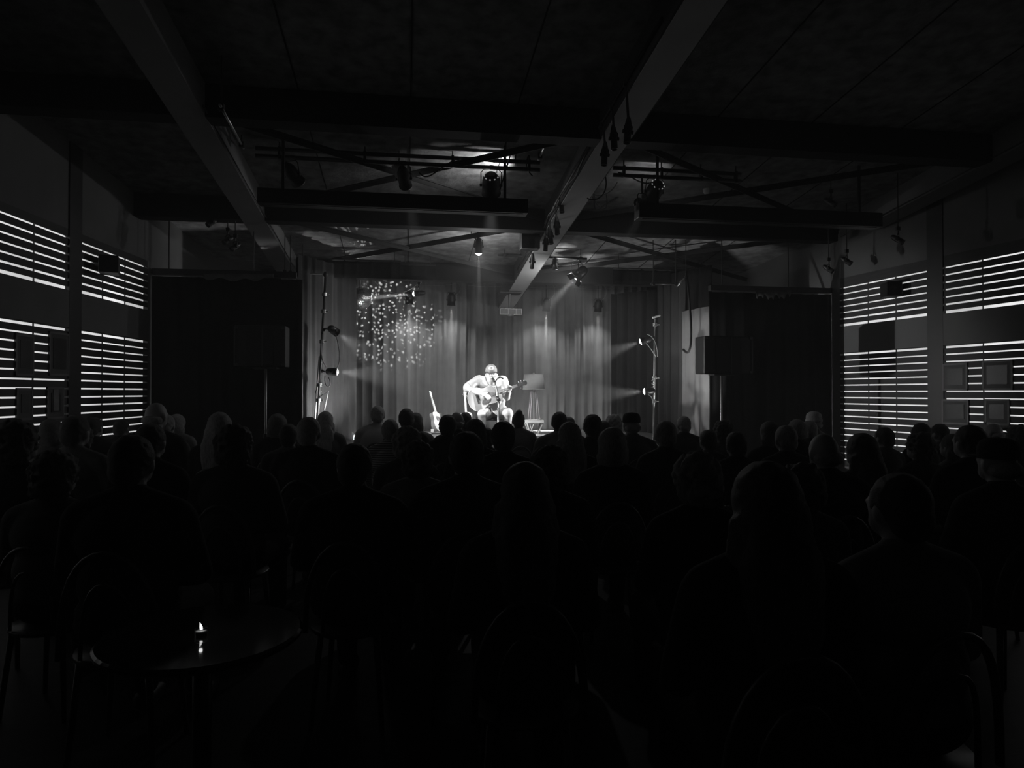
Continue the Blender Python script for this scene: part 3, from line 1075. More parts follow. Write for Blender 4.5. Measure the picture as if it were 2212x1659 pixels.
# ---- projector under the end of the central beam
q = P(1101, 675, 13.3)
root = thing('projector', 'pale projector slung under the stage end of the central beam', 'projector', q + Vector((0, 0, .2)))
obj('case', box(q, (.42, .30, .11), frame((0, 0, 1), (0, 1, 0)), .02), mat('projector_plastic', .22, .5, 0, .1, 8), root)
bm = NB()
for dx in (-.205, .205):
    add_box(bm, q + Vector((dx, -.155, 0)), (.012, .01, .11))
for dz in (-.052, .052):
    add_box(bm, q + Vector((0, -.155, dz)), (.42, .01, .008))
add_box(bm, q + Vector((-.05, -.155, .0)), (.008, .01, .1))
add_box(bm, q + Vector((.1, -.155, .0)), (.008, .01, .1))
obj('edge_trim', bm, WHITEPAINT, root)
obj('lens', add_cone(NB(), q + Vector((0, -.13, -.055)), q + Vector((0, -.13, -.085)), .07, .05, 16), ALU, root)
qt = P(1101, 655, 13.3)
obj('mounting_plate', box((qt.x, qt.y, S(qt.y) - .012), (.42, .3, .018)), BLACKMETAL, root)
obj('bracket', add_cone(NB(), q + Vector((0, 0, .05)), (q.x, q.y, S(q.y)), .02, .03, 12), DARKMETAL, root)

# ------------------------------------------------------------------ lighting poles at the sides of the stage
def side_pole(name, lab, base, top, collars, r=.022, m=None):
    base, top = Vector(base), Vector(top)
    root = thing(name, lab, 'lighting pole', base)
    obj('tube', add_cone(NB(), base, top, r, r * .8, 14), m or DARKMETAL, root, True)
    bm = NB()
    add_cone(bm, base, base + Vector((0, 0, .03)), .2, .2, 24)
    add_cone(bm, base + Vector((0, 0, .03)), base + Vector((0, 0, .12)), .04, .03, 12)
    obj('base_plate', bm, BLACKMETAL, root)
    for t in collars:
        q = base.lerp(top, t)
        bm = NB()
        add_cone(bm, q - Vector((0, 0, .025)), q + Vector((0, 0, .025)), r * 1.7, r * 1.7, 12)
        add_cone(bm, q, q + Vector((.07, -.02, 0)), .008)
        obj('collar', bm, ALU, root)
    return root


lb, lt = PZ(683, 958, SZ), P(703, 600, 10.4)
lb = P(683, 955, 10.4); lb.z = SZ
side_pole('lighting_pole', 'tall leaning pole at the left corner of the stage', lb, lt, (.27, .36, .62, .8, .9))
obj_p = P(703, 593, 10.4)
bpy.data.objects['lighting_pole'].children[0]
k_ = obj('top_knob', add_ell(NB(), obj_p, (.035, .035, .045)), DARKMETAL, bpy.data.objects['lighting_pole'], True)
b2, t2 = P(676, 955, 10.5), P(690, 770, 10.5)
b2.z = SZ
side_pole('lighting_pole', 'shorter second pole standing against the leaning left one', b2, t2, (.6,), .015, ALU)
rb, rt = P(1412, 955, 11.1), P(1415, 688, 11.1)
rb.z = SZ
side_pole('lighting_pole', 'upright pole with two bright lamps at the right of the stage', rb, rt, (.33, .52, .95), .02, ALU)
k_ = obj('top_arm', box(rt + Vector((.02, 0, .03)), (.13, .05, .03), Matrix.Rotation(-.3, 3, 'Y'), .008), WHITEPAINT, bpy.data.objects['lighting_pole.002'])


def side_lamp(lab, p, hang, target, watts, lens, angle=26):
    r = fixture('side_light', lab, p, target, .06, .16, hang, lens, watts, angle, .7, body=DARKMETAL, soft=.03, doors=False)
    return r


side_lamp('upper lamp on the leaning left pole, aimed across the stage', P(721, 714, 10.36), P(699, 712, 10.4), P(1000, 905, 12.3), W['side'] * .9, LENSDIM, 44)
side_lamp('lower lamp on the leaning left pole, aimed across the stage', P(718, 803, 10.36), P(695, 802, 10.4), P(1500, 850, 10.6), W['side'] * 1.0, LENSDIM, 40)
side_lamp('upper bright lamp on the right pole, its lens glaring', P(1394, 735, 11.05), P(1413, 730, 11.1), P(1000, 870, 11.6), W['side'] * 1.0, LENS, 34)
side_lamp('lower bright lamp on the right pole, its lens glaring', P(1402, 845, 11.05), P(1412, 845, 11.1), P(720, 890, 11.2), W['side'] * 1.0, LENS, 34)
for lab, pts, m in (('big cable loop between the two lamps of the left pole', bez(P(725, 722, 10.33), P(738, 765, 10.31), P(738, 800, 10.31), P(716, 800, 10.33)), GREYCABLE),
                    ('cable hanging down the left pole from its upper lamp', bez(P(696, 722, 10.36), P(692, 760, 10.31), P(694, 780, 10.31), P(705, 792, 10.33)), GREYCABLE),
                    ('curl of cable under the lower lamp of the left pole', bez(P(702, 812, 10.33), P(698, 845, 10.31), P(722, 840, 10.31), P(710, 815, 10.33)), GREYCABLE),
                    ('thin guy wire slanting down from the left pole', [P(688, 858, 10.36), P(710, 845, 10.33), P(701, 885, 10.4)], GREYCABLE),
                    ('cable from the upper right side lamp down its pole', bez(P(1396, 741, 11), P(1405, 752, 11), P(1415, 765, 11.05), P(1417, 772, 11.05)), GREYCABLE),
                    ('cable arching over the upper right side lamp', bez(P(1398, 722, 11), P(1412, 725, 11), P(1420, 745, 11.05), P(1420, 770, 11.05)), GREYCABLE),
                    ('cable below the lower right side lamp', bez(P(1400, 852, 11), P(1408, 856, 11.03), P(1410, 862, 11.05), P(1411, 875, 11.07)), GREYCABLE),
                    ('twist of cable round the right pole between its lamps', [P(1411 + 4 * math.sin(k * 1.7), 815 + k * 2.2, 11.05) for k in range(14)], GREYCABLE),
                    ('dark cable loop hanging on the pale right wing curtain', bez(P(1484, 599, 11.2), P(1502, 760, 10.5), P(1490, 775, 10.6), P(1476, 755, 10.9)), CABLE)):
    cable(lab, pts, .007 if 'dark' not in lab else .018, m)
# pieces of pipe seen at the top right of the stage
pipe('masking_pipe', 'short pipe at the top right corner of the stage', P(1405, 613, 11.2), P(1466, 614, 11.2), .012, DARKMETAL, (.1, .9))
pipe('masking_pipe', 'slanting pale pipe end at the top right corner of the stage', P(1462, 617, 11.2), P(1484, 598, 11.2), .02, ALU, (.9,))
pipe('masking_pipe', 'thin pipe at the top left corner of the stage', P(620, 589, 10.7), P(695, 592, 10.7), .012, DARKMETAL, (.1,))
pipe('masking_pipe', 'slanting pipe with a bright end above the left wing curtain', P(612, 585, 10.6), P(645, 610, 10.6), .016, ALU, (.1,))

# ------------------------------------------------------------------ loudspeakers on stands
def pa(px0, px1, y0, y1, Y, pole_px, lab, slab):
    a, b = PY(px0, y0, Y), PY(px1, y1, Y)
    cx, cz = (a.x + b.x) / 2, (a.z + b.z) / 2
    w, h = b.x - a.x, a.z - b.z
    root = thing('loudspeaker', lab, 'loudspeaker', (cx, Y, b.z))
    obj('cabinet', box((cx, Y + .16, cz), (w, .32, h), None, .02), BLACKMETAL, root)
    bm = NB()
    add_box(bm, (cx + .0, Y - .006, cz), (w * .52, .012, h * .9), None, .004)
    obj('grille', bm, mat('speaker_grille', .03, .6, .3, .5, 160), root)
    for x in (a.x + .012, a.x + w * .55, b.x - .012):
        obj('edge_trim', box((x, Y - .008, cz), (.02, .014, h * .96)), mat('worn_edge', .06, .5, 0, .2, 20), root)
    bm = NB()
    for x in (a.x + .03, b.x - .03):
        add_box(bm, (x, Y - .012, a.z - .03), (.04, .016, .03))
        add_box(bm, (x, Y - .012, b.z + .03), (.04, .016, .03))
    obj('corner_bracket', bm, DARKMETAL, root)
    px = PY(pole_px, 850, Y + .12).x
    st = thing('speaker_stand', slab, 'speaker stand', (px, Y + .12, 0))
    obj('pole', add_cone(NB(), (px, Y + .12, .35), (px, Y + .12, b.z), .019, .017, 14), mat('worn_tube', .4, .4, .6, .1, 8), st, True)
    obj('top_plate', box((px, Y + .12, b.z - .012), (.3, .2, .02)), BLACKMETAL, st)
    obj('collar', add_cone(NB(), (px, Y + .12, .9), (px, Y + .12, 1.0), .032, .032, 12), BLACKMETAL, st)
    for k in range(3):
        an = 2 * math.pi * k / 3 + .5
        bm = NB()
        add_cone(bm, (px, Y + .12, .62), (px + .34 * math.cos(an), Y + .12 + .26 * math.sin(an) * .6, .02), .014, .012)
        add_cone(bm, (px, Y + .12, .36), (px + .2 * math.cos(an), Y + .12 + .15 * math.sin(an) * .6, .28), .008)
        obj('leg', bm, BLACKMETAL, st)


pa(505, 617, 702, 793, 9.4, 574, 'wide black loudspeaker in front of the left drape', 'stand under the left loudspeaker, its pole catching a line of light')
pa(1521, 1626, 725, 808, 9.4, 1558, 'wide black loudspeaker in front of the right drape', 'stand under the right loudspeaker')
for px0, side, y0, y1, lab in ((236, 'l', 556, 590, 'small wall loudspeaker hiding part of the upper lines of the far left window'), (1925, 'r', 612, 640, 'small wall loudspeaker hiding part of the upper lines of the far right window')):
    yy = ypx(side, px0)
    f = XL if side == 'l' else XR
    x = f(yy) + (.12 if side == 'l' else -.12)
    k = ray(px0, (y0 + y1) / 2)
    q = CAM + k * (x / k.x)
    root = thing('wall_loudspeaker', lab, 'loudspeaker', (x, q.y, q.z - .1))
    obj('cabinet', box(q, (.2, .26, .2), Matrix.Rotation(.3 if side == 'l' else -.3, 3, 'Z'), .01), BLACKMETAL, root)
    obj('bracket', box((f(q.y) + (.02 if side == 'l' else -.02), q.y, q.z), (.1, .05, .05)), BLACKMETAL, root)

# ------------------------------------------------------------------ framed pictures hung on the slatted windows
pics = [('l', 30, 70, 722, 812, 'tall dark picture with a pale mount on the left window, upper left'),
        ('l', 103, 146, 718, 812, 'tall dark picture on the left window, upper right'),
        ('l', 33, 68, 838, 908, 'tall dark picture on the left window, lower left'),
        ('l', 99, 136, 836, 905, 'picture of a pale upright figure shape on the left window, lower right'),
        ('r', 2038, 2092, 785, 844, 'dark picture on the right window, upper left'),
        ('r', 2124, 2190, 778, 843, 'dark picture on the right window, upper right'),
        ('r', 2036, 2094, 863, 917, 'faint picture on the right window, lower left'),
        ('r', 2129, 2182, 862, 918, 'faint picture on the right window, lower right')]
for side, px0, px1, y0, y1, lab in pics:
    f, sg = (XL, 1) if side == 'l' else (XR, -1)
    ya, yb = ypx(side, px0), ypx(side, px1)
    def zz(px, py_):
        r = ray(px, py_)
        yv = ypx(side, px)
        return CAM.z + r.z * (yv / r.y)
    pxm = (px0 + px1) / 2
    z1, z0 = zz(pxm, y0), zz(pxm, y1)
    ya, yb = min(ya, yb), max(ya, yb)
    root = thing('framed_picture', lab, 'picture', (f(ya), ya, z0))
    bm = NB()
    t = .022
    wallbox(bm, side, ya, yb, z0, z0 + t, .0, .016)
    wallbox(bm, side, ya, yb, z1 - t, z1, .0, .016)
    wallbox(bm, side, ya, ya + t, z0, z1, .0, .016)
    wallbox(bm, side, yb - t, yb, z0, z1, .0, .016)
    obj('frame', bm, mat('picture_frame', .14, .5, 0, .1, 6), root)
    obj('mount', wallbox(NB(), side, ya + t, yb - t, z0 + t, z1 - t, .004, .014), mat('picture_mount', .10, .8, 0, .05, 3), root)
    o_ = 'picture' 
    obj('print', wallbox(NB(), side, ya + t + .04, yb - t - .04, z0 + t + .05, z1 - t - .04, .008, .018), mat('dark_print', .03, .35, 0, .6, 4), root)
    if 'figure' in lab:
        a_ = (ya + yb) / 2
        bm = NB()
        wallbox(bm, side, a_ - .05, a_ + .04, (z0 + z1) / 2 - .08, (z0 + z1) / 2 + .14, .01, .02)
        obj('painted_shape', bm, mat('pale_paint', .2, .6, 0, .2, 8), root)
# narrow shelf rail under the upper pictures
for side, px, y in (('l', 75, 818), ('r', 2100, 850)):
    pass

# ------------------------------------------------------------------ guitars
def guitar(label, M, size=1.0, dark=False, group=None, floor_pt=None):
    # local: X along the neck from the end pin, Y across, Z out of the soundboard
    root = thing('acoustic_guitar', label, 'guitar', M.translation)
    M = M @ Matrix.Diagonal((size, size, size, 1))
    half = [(0, .0), (.008, .07), (.03, .125), (.07, .168), (.12, .192), (.17, .196), (.22, .182), (.27, .155), (.31, .140), (.35, .138), (.39, .145), (.43, .148), (.465, .135), (.49, .10), (.502, .05), (.505, 0)]
    from mathutils import geometry
    def smooth(h):
        out = []
        for i in range(len(h) - 1):
            p0 = h[max(i - 1, 0)]; p1 = h[i]; p2 = h[i + 1]; p3 = h[min(i + 2, len(h) - 1)]
            for k in range(4):
                t = k / 4
                out.append(tuple(0.5 * ((2 * p1[a]) + (-p0[a] + p2[a]) * t + (2 * p0[a] - 5 * p1[a] + 4 * p2[a] - p3[a]) * t * t + (-p0[a] + 3 * p1[a] - 3 * p2[a] + p3[a]) * t ** 3) for a in (0, 1)))
        out.append(h[-1])
        return out
    hs = smooth(half)
    outline = [(x, y) for x, y in hs] + [(x, -y) for x, y in reversed(hs[1:-1])]
    outline.reverse()
    D = .105
    obj('body', add_prism(NB(), outline, D - .004, M @ Matrix.Translation((0, 0, -D))), MAHOGANY, root)
    inner = [(.006 + x * .976, y * .972) for x, y in outline]
    obj('soundboard', add_prism(NB(), inner, .006, M @ Matrix.Translation((0, 0, -.004))), SPRUCE, root)
    # binding
    b = obj('binding', add_tube(NB(), [M @ Vector((x, y, -.002)) for x, y in outline], .004 * size, 6, True), WHITEPAINT, root)
    H = Vector((.335, 0, 0))
    obj('soundhole', add_cone(NB(), M @ (H + Vector((0, 0, .0022))), M @ (H + Vector((0, 0, .0028))), .050 * size, .050 * size, 32), BLACKMETAL, root)
    bm = NB()
    for rr in (.056, .064):
        add_tube(bm, [M @ (H + Vector((rr * math.cos(a * .2094), rr * math.sin(a * .2094), .0028))) for a in range(30)], .0025 * size, 5, True)
    obj('rosette', bm, ROSEWOOD, root)
    # pickguard below the soundhole
    pg = [(.385, -.045), (.36, -.062), (.32, -.062), (.285, -.045), (.265, -.035), (.235, -.055), (.215, -.085), (.225, -.115), (.265, -.125), (.31, -.122), (.35, -.108), (.385, -.082)]
    pg.reverse()
    obj('pickguard', add_prism(NB(), pg, .003, M @ Matrix.Translation((0, 0, .002))), GUARD, root)
    bm = NB()
    add_box(bm, (0, 0, 0), (.028, .15, .010), None, .003)
    bmesh.ops.transform(bm, matrix=M @ Matrix.Translation((.165, 0, .006)), verts=bm.verts)
    obj('bridge', bm, ROSEWOOD, root)
    bm = NB()
    add_hex(bm, [M @ Vector(p) for p in ((.40, -.024, -.018), (.875, -.020, -.018), (.875, .020, -.018), (.40, .024, -.018),
                                          (.40, -.027, .006), (.875, -.0215, .006), (.875, .0215, .006), (.40, .027, .006))])
    obj('neck', bm, MAPLE, root)
    bm = NB()
    add_hex(bm, [M @ Vector(p) for p in ((.385, -.0275, .006), (.875, -.0215, .006), (.875, .0215, .006), (.385, .0275, .006),
                                          (.385, -.0275, .0105), (.875, -.0215, .0105), (.875, .0215, .0105), (.385, .0275, .0105))])
    fb = obj('fretboard', bm, mat('fretboard_with_glare', .42, .4, 0, .25, 20), root)  # glare along the fretboard is put into this pale colour
    bm = NB()
    for k in range(1, 15):
        x = .875 - .645 * (1 - 2 ** (-k / 12))
        add_box(bm, (x, 0, .0112), (.002, .044, .0015))
    for k in (3, 5, 7, 9):
        x = .875 - .645 * (1 - 2 ** (-(k - .5) / 12))
        add_box(bm, (x, 0, .0108), (.012, .026, .001))
    bmesh.ops.transform(bm, matrix=M, verts=bm.verts)
    obj('frets', bm, WHITEPAINT, fb)
    hsd = [(.875, -.022), (.90, -.030), (1.03, -.037), (1.045, -.025), (1.05, 0), (1.045, .025), (1.03, .037), (.90, .030), (.875, .022)]
    obj('headstock', add_prism(NB(), hsd, .015, M @ Matrix.Translation((0, 0, -.012)) @ Matrix.Rotation(math.radians(0), 4, 'Y')), ROSEWOOD if not dark else MAPLE, root)
    for k in range(3):
        for sg in (-1, 1):
            bm = NB()
            x = .915 + .045 * k
            add_cone(bm, M @ Vector((x, sg * .025, .002)), M @ Vector((x, sg * .025, .013)), .004 * size, .004 * size, 8)
            add_cone(bm, M @ Vector((x, sg * .025, -.004)), M @ Vector((x, sg * .05, -.004)), .003 * size, .003 * size, 8)
            add_ell(bm, M @ Vector((x, sg * .056, -.004)), (.010 * size, .008 * size, .008 * size), None, 2)
            obj('tuning_peg', bm, CHROME, root, True)
    bm = NB()
    for k in range(6):
        y = (k - 2.5)
        add_cone(bm, M @ Vector((.165, y * .0105, .013)), M @ Vector((.876, y * .0072, .0125)), .0006, .0006, 5)
    obj('string', bm, ALU, root)['kind'] = 'stuff'
    return root


def gmat(p_tail, p_head, facing=None, length=1.05):
    a, b = Vector(p_tail), Vector(p_head)
    x = (b - a).normalized()
    z = Vector(facing) if facing is not None else -FWD
    z = (z - x * z.dot(x)).normalized()
    y = z.cross(x)
    return Matrix.Translation(a) @ Matrix((x, y, z)).transposed().to_4x4(), (b - a).length / length


GZ = 10.84                                     # distance of the played guitar's soundboard
ga, gb = P(1012, 869.5, GZ + .02), P(1138.5, 825.5, GZ - .02)
GM, gs = gmat(ga, gb, -FWD + Vector((0, 0, .12)))
guitar('acoustic guitar being played by the man in the cap', GM, gs)
# guitar standing upright behind the performer on its stand
fl = PZ(1007, 945, SZ)
ht = P(1004, 845, 12.55)
base = P(1009, 943, 12.35); base.z = SZ + .09
GM2, g2 = gmat(base, ht + Vector((0, 0, 0)), -FWD)
guitar('acoustic guitar upright on a stand, only neck and headstock clear, left of the performer', GM2, g2, dark=True)
# guitar leaning, seen from the side, at the left
base3 = P(953, 940, 12.5); base3.z = SZ + .09
ht3 = P(929, 845, 12.75)
GM3, g3 = gmat(base3, ht3, Vector((.9, -.62, .15)))
guitar('pale acoustic guitar leaning on a stand, turned edge-on, left of the performer', GM3, g3, dark=True)


def gstand(label, p):
    p = Vector((p.x, p.y, SZ))
    root = thing('guitar_stand', label, 'guitar stand', p)
    obj('upright', add_cone(NB(), p + Vector((0, .2, .02)), p + Vector((0, .12, .42)), .01, .01, 10), BLACKMETAL, root, True)
    for sx in (-1, 1):
        obj('leg', add_cone(NB(), p + Vector((0, .17, .2)), p + Vector((sx * .2, -.08, .012)), .009, .009, 8), BLACKMETAL, root, True)
        bm = NB()
        add_tube(bm, [p + Vector((sx * .05, .15, .1)), p + Vector((sx * .08, .02, .075)), p + Vector((sx * .08, -.06, .075)), p + Vector((sx * .08, -.07, .11))], .007, 6)
        obj('cradle_arm', bm, BLACKMETAL, root, True)
    obj('rear_leg', add_cone(NB(), p + Vector((0, .17, .2)), p + Vector((0, .34, .012)), .009, .009, 8), BLACKMETAL, root, True)


gstand('folding stand under the upright guitar', base)
gstand('folding stand under the edge-on guitar', base3)

# ------------------------------------------------------------------ the performer
F0 = 11.1
perf = thing('person', 'bearded man in a cap and open pale shirt, singing and playing guitar on stage', 'person', (P(1068, 890, 11.25).x, P(1068, 890, 11.25).y, SZ))
VIEW = Matrix((RGT, -FWD, UPV)).transposed()   # local x right, y towards the camera, z up


def pe(px, py, zc, rx, ry, rz, rot=None):
    return ('e', P(px, py, zc), (rx, ry, rz), VIEW if rot is None else VIEW @ rot)


def pc(a, b, r0, r1):
    return ('c', P(*a), P(*b), r0, r1)


RS, RE, RW = (1034, 822, 11.2), (1009, 838, 11.02), (1040, 850.5, 10.76)
LS, LE, LW = (1086, 822, 11.2), (1095, 859, 11.08), (1099, 845, 10.86)
prims = [pe(1061, 811, 11.06, .085, .10, .118), pe(1062, 820, 11.03, .068, .07, .07),
         pc((1062, 826, 11.13), (1063, 838, 11.2), .07, .085),
         pe(1062, 840, 11.22, .20, .12, .14), pe(1066, 866, 11.22, .19, .15, .20), pe(1068, 888, 11.27, .19, .16, .13),
         pc((1040, 824, 11.2), (1084, 824, 11.2), .075, .075),
         pc(RS, RE, .068, .052), pc(RE, RW, .052, .03), pc(LS, LE, .066, .052), pc(LE, LW, .052, .032),
         pc((1056, 892, 11.25), (1041, 895, 10.78), .095, .072), pc((1080, 892, 11.25), (1098, 894, 10.82), .095, .072),
         # nose, ears, brow
         pc((1062.5, 808, 10.965), (1062.7, 811.5, 10.945), .012, .018), pe(1049.3, 811, 11.08, .014, .02, .032), pe(1073.5, 811, 11.08, .014, .02, .032),
         pe(1057.5, 806.3, 10.975, .026, .014, .010), pe(1066.5, 806.3, 10.975, .026, .014, .010)]


def leg(knee, ax):
    k = P(*knee)
    a = P(ax, 940, knee[2] + .08)
    a.z = SZ + .10
    return [('c', k, a, .066, .042), ('c', a, Vector((a.x, a.y - .02, SZ + .06)), .045, .045)], a


l1, a1 = leg((1041, 895, 10.78), 1043)
l2, a2 = leg((1098, 894, 10.82), 1096)
prims += l1 + l2


def hand(palm, axis, nrm, spread, curl, mirror=1, thumb_dir=None):
    # palm: centre; axis: towards the fingertips; nrm: the way the palm faces
    out = []
    axis = Vector(axis).normalized()
    nrm = Vector(nrm)
    nrm = (nrm - axis * nrm.dot(axis)).normalized()
    side = axis.cross(nrm).normalized() * mirror
    out.append(('e', palm, (.042, .047, .017), Matrix((side, axis, nrm)).transposed()))
    lens_ = (.068, .078, .072, .055)
    for k in range(4):
        b = palm + side * (.030 - .020 * k) + axis * .040
        c = curl[k]
        d1 = (axis * math.cos(c * .5) + nrm * math.sin(c * .5) + side * spread * (1.5 - k)).normalized()
        d2 = (axis * math.cos(c) + nrm * math.sin(c)).normalized()
        d3 = (axis * math.cos(c * 1.5) + nrm * math.sin(c * 1.5)).normalized()
        L = lens_[k]
        p1 = b + d1 * L * .45
        p2 = p1 + d2 * L * .33
        p3 = p2 + d3 * L * .25
        out += [('c', b, p1, .0105, .0098), ('c', p1, p2, .0098, .009), ('c', p2, p3, .009, .008)]
    tb = palm + side * .034 - axis * .018
    td = (side * .75 + axis * .6 + nrm * .35).normalized() if thumb_dir is None else Vector(thumb_dir).normalized()
    out += [('c', tb, tb + td * .035, .0145, .012), ('c', tb + td * .035, tb + (td + axis * .5).normalized() * .065, .012, .010)]
    return out


# picking hand: lies over the strings, fingers pointing down to the right of the picture
rp = P(1046.5, 853, 10.745)
prims += [('c', P(*RW), rp, .028, .022)]
prims += hand(rp, RGT * .85 - UPV * .5, FWD * .7 - UPV * .6, .20, (.35, .5, .6, .7), mirror=1)
# fretting hand: wrapped round the neck from below
lp = P(1100.5, 840.5, 10.855)
prims += [('c', P(*LW), lp, .029, .022)]
prims += hand(lp, UPV * .9 - FWD * .45 + RGT * .1, -RGT * .15 - UPV * .2 - FWD * .9, .12, (1.0, 1.15, 1.25, 1.35), mirror=-1, thumb_dir=UPV * .8 + FWD * .5 - RGT * .1)
blob('body', prims, SKIN, .0085, 3, perf)

# clothes
shirt = mat('pale_cotton_shirt', .74, .85, 0, .05, 9, .3, 30)
sp = [pe(1062, 832, 11.165, .215, .10, .10), pe(1062, 840, 11.215, .218, .137, .16), pe(1064, 866, 11.215, .208, .17, .21), pe(1068, 884, 11.25, .205, .175, .11),
      pc((1040, 824, 11.2), (1084, 824, 11.2), .09, .09), pc((1048, 829, 11.16), (1076, 829, 11.16), .08, .08),
      pc(RS, (1013, 835, 11.06), .088, .078), pc((1013, 835, 11.06), (1010, 838, 11.03), .078, .074),
      pc(LS, (1094, 848, 11.12), .085, .074),
      pc((1052, 829, 11.11), (1058, 825, 11.13), .03, .025), pc((1073, 829, 11.11), (1067, 825, 11.13), .03, .025)]
so = blob('shirt', sp, shirt, .0105, 2, perf, .005, 20)
# collar, button placket and sleeve hems
bm = NB()
for sx in (-1, 1):
    pts = [(1062.3 + sx * 1.0, 832.5, 11.005), (1062.3 + sx * 4.5, 836.5, 10.985), (1062.3 + sx * 10, 829.5, 11.02), (1062.3 + sx * 8.5, 823.5, 11.09), (1062.3 + sx * 5, 826.5, 11.05)]
    bm.faces.new([bm.verts.new(P(*p)) for p in pts])
oc = obj('collar', bm, shirt, perf)
md = oc.modifiers.new('t', 'SOLIDIFY'); md.thickness = .008
bm = NB()
add_tube(bm, [P(1062.5, 834 + k * 3.0, 11.065 - .012 * math.sin(k * .35)) for k in range(8)], .006, 6)
obj('placket', bm, mat('shirt_shadow_seam', .35, .9, 0, .1, 20), perf, True)
seam = mat('sleeve_hem', .4, .9, 0, .1, 20)
for c_, d_, r_h in ((P(1011.0, 836.8, 11.045), P(1009, 838, 11.02) - P(1034, 822, 11.2), .079), (P(1094, 851, 11.11), P(1095, 859, 11.08) - P(1086, 822, 11.2), .076)):
    F_ = frame(d_)
    bm = NB()
    add_tube(bm, [c_ + F_ @ Vector((r_h * math.cos(k * math.pi / 12), r_h * math.sin(k * math.pi / 12), 0)) for k in range(24)], .0045, 6, True)
    obj('sleeve_hem', bm, seam, perf, True)
pk = NB()
for k in range(5):
    add_ell(pk, P(1062.6, 835.5 + k * 4.2, 11.052 - .012 * math.sin(k * .5)), (.006, .006, .006), None, 2)
obj('button', pk, mat('dark_button', .06, .4, 0, .1, 20), perf)['kind'] = 'stuff'
for x0, x1 in ((1044.5, 1054), (1070.5, 1079.5)):
    pk = NB()
    pts = [(x0, 834), (x1, 834), (x1, 843), ((x0 + x1) / 2, 845.5), (x0, 843)]
    add_tube(pk, [P(a, b, 11.09) for a, b in pts], .0035, 6, True)
    obj('chest_pocket', pk, seam, perf, True)
# open shirt front: two tails hanging at either side of the undershirt
bm = NB()
zc_ = 11.02
for pts in (((1046, 882), (1061, 876), (1062, 894), (1052, 890), (1049, 888)),
            ((1076, 868), (1088, 862), (1087, 885), (1078, 896), (1076, 893))):
    f = [P(x, y, zc_ - .035 + .02 * i % .03) for i, (x, y) in enumerate(pts)]
    vs_ = [bm.verts.new(p) for p in f]
    bm.faces.new(vs_)
ob = obj('shirt_tail', bm, shirt, perf)
md = ob.modifiers.new('t', 'SOLIDIFY'); md.thickness = .008
bm = NB()
vs_ = [bm.verts.new(P(x, y, z)) for x, y, z in ((1059, 866, 11.0), (1078, 864, 11.0), (1077, 886, 10.99), (1074, 898, 10.97), (1062, 888, 10.97), (1060, 880, 10.99))]
bm.faces.new(vs_)
ob = obj('undershirt', bm, mat('white_undershirt', .8, .9, 0, .04, 8), perf)
md = ob.modifiers.new('t', 'SOLIDIFY'); md.thickness = .01
ob = blob('shorts', [pc((1056, 892, 11.25), (1044, 894.5, 10.88), .112, .094), pc((1080, 892, 11.25), (1096, 893.5, 10.92), .112, .094), pe(1068, 892, 11.27, .215, .18, .13)], mat('grey_shorts', .40, .9, 0, .1, 10, .3, 30), .012, 3, perf)
so_ = []
for a in (a1, a2):
    top = Vector((a.x, a.y, a.z + .17))
    so_ += [('c', a, top, .052, .058), ('c', a, Vector((a.x, a.y, SZ + .05)), .052, .05)]
blob('sock', so_[:2], mat('dark_sock', .06, .9, 0, .1, 20), .010, 2, perf)
blob('sock', so_[2:], mat('dark_sock', .06, .9, 0, .1, 20), .010, 2, perf)
for a in (a1, a2):
    blob('shoe', [('c', Vector((a.x, a.y + .02, SZ + .052)), Vector((a.x, a.y - .17, SZ + .046)), .05, .044)], mat('dark_shoe', .04, .6, 0, .1, 20), .010, 2, perf)
# beard
blob('beard', [pe(1062, 822, 10.995, .072, .052, .062), pe(1054.5, 817, 11.02, .028, .04, .05), pe(1069.5, 817, 11.02, .028, .04, .05), pe(1062, 827.5, 11.0, .05, .045, .045)],
     mat('grey_beard', .5, .9, 0, .25, 60, .8, 120), .009, 2, perf, .0028, 55)
blob('mouth', [pe(1062.5, 816.5, 10.938, .022, .012, .011)], mat('dark_mouth', .04, .6, 0, .1, 20), .006, 1, perf)
bm = NB()
for x in (1057.6, 1067.0):
    add_ell(bm, P(x, 808.6, 10.966), (.011, .011, .006), VIEW @ Matrix.Rotation(0, 3, 'X'), 2)
obj('eyes', bm, mat('eye_shadowed', .08, .4, 0, .1, 20), perf, True)
# cap: crown, brim, badge
capm = mat('grey_cap_cloth', .26, .85, 0, .08, 20)
hc = P(1061, 803, 11.06)
bm = NB()
Mh = Matrix.Translation(hc) @ (VIEW @ Matrix.Rotation(0, 3, 'Z')).to_4x4() @ Matrix.Diagonal((1, 1.12, 1, 1))
add_lathe(bm, [(.0935, 0), (.0945, .02), (.091, .045), (.083, .070), (.069, .091), (.050, .107), (.03, .1165), (.012, .1205), (0, .121)], Mh, 32)
cp = obj('cap_crown', bm, capm, perf, True)
md = cp.modifiers.new('t', 'SOLIDIFY'); md.thickness = .004
bm = NB()
outl = []
for k in range(21):
    a = math.pi * k / 20
    outl.append((.088 * math.cos(a), .085 + .082 * math.sin(a)))
for k in range(21):
    a = math.pi - math.pi * k / 20
    outl.append((.088 * math.cos(a), .085 + .015 * math.sin(a) - .04))
Mb = Matrix.Translation(hc) @ VIEW.to_4x4() @ Matrix.Rotation(math.radians(-12), 4, 'X') @ Matrix.Translation((0, 0, .002))
add_prism(bm, outl, .005, Mb)
obj('cap_brim', bm, mat('dark_brim', .10, .8, 0, .08, 20), perf)
bm = NB()
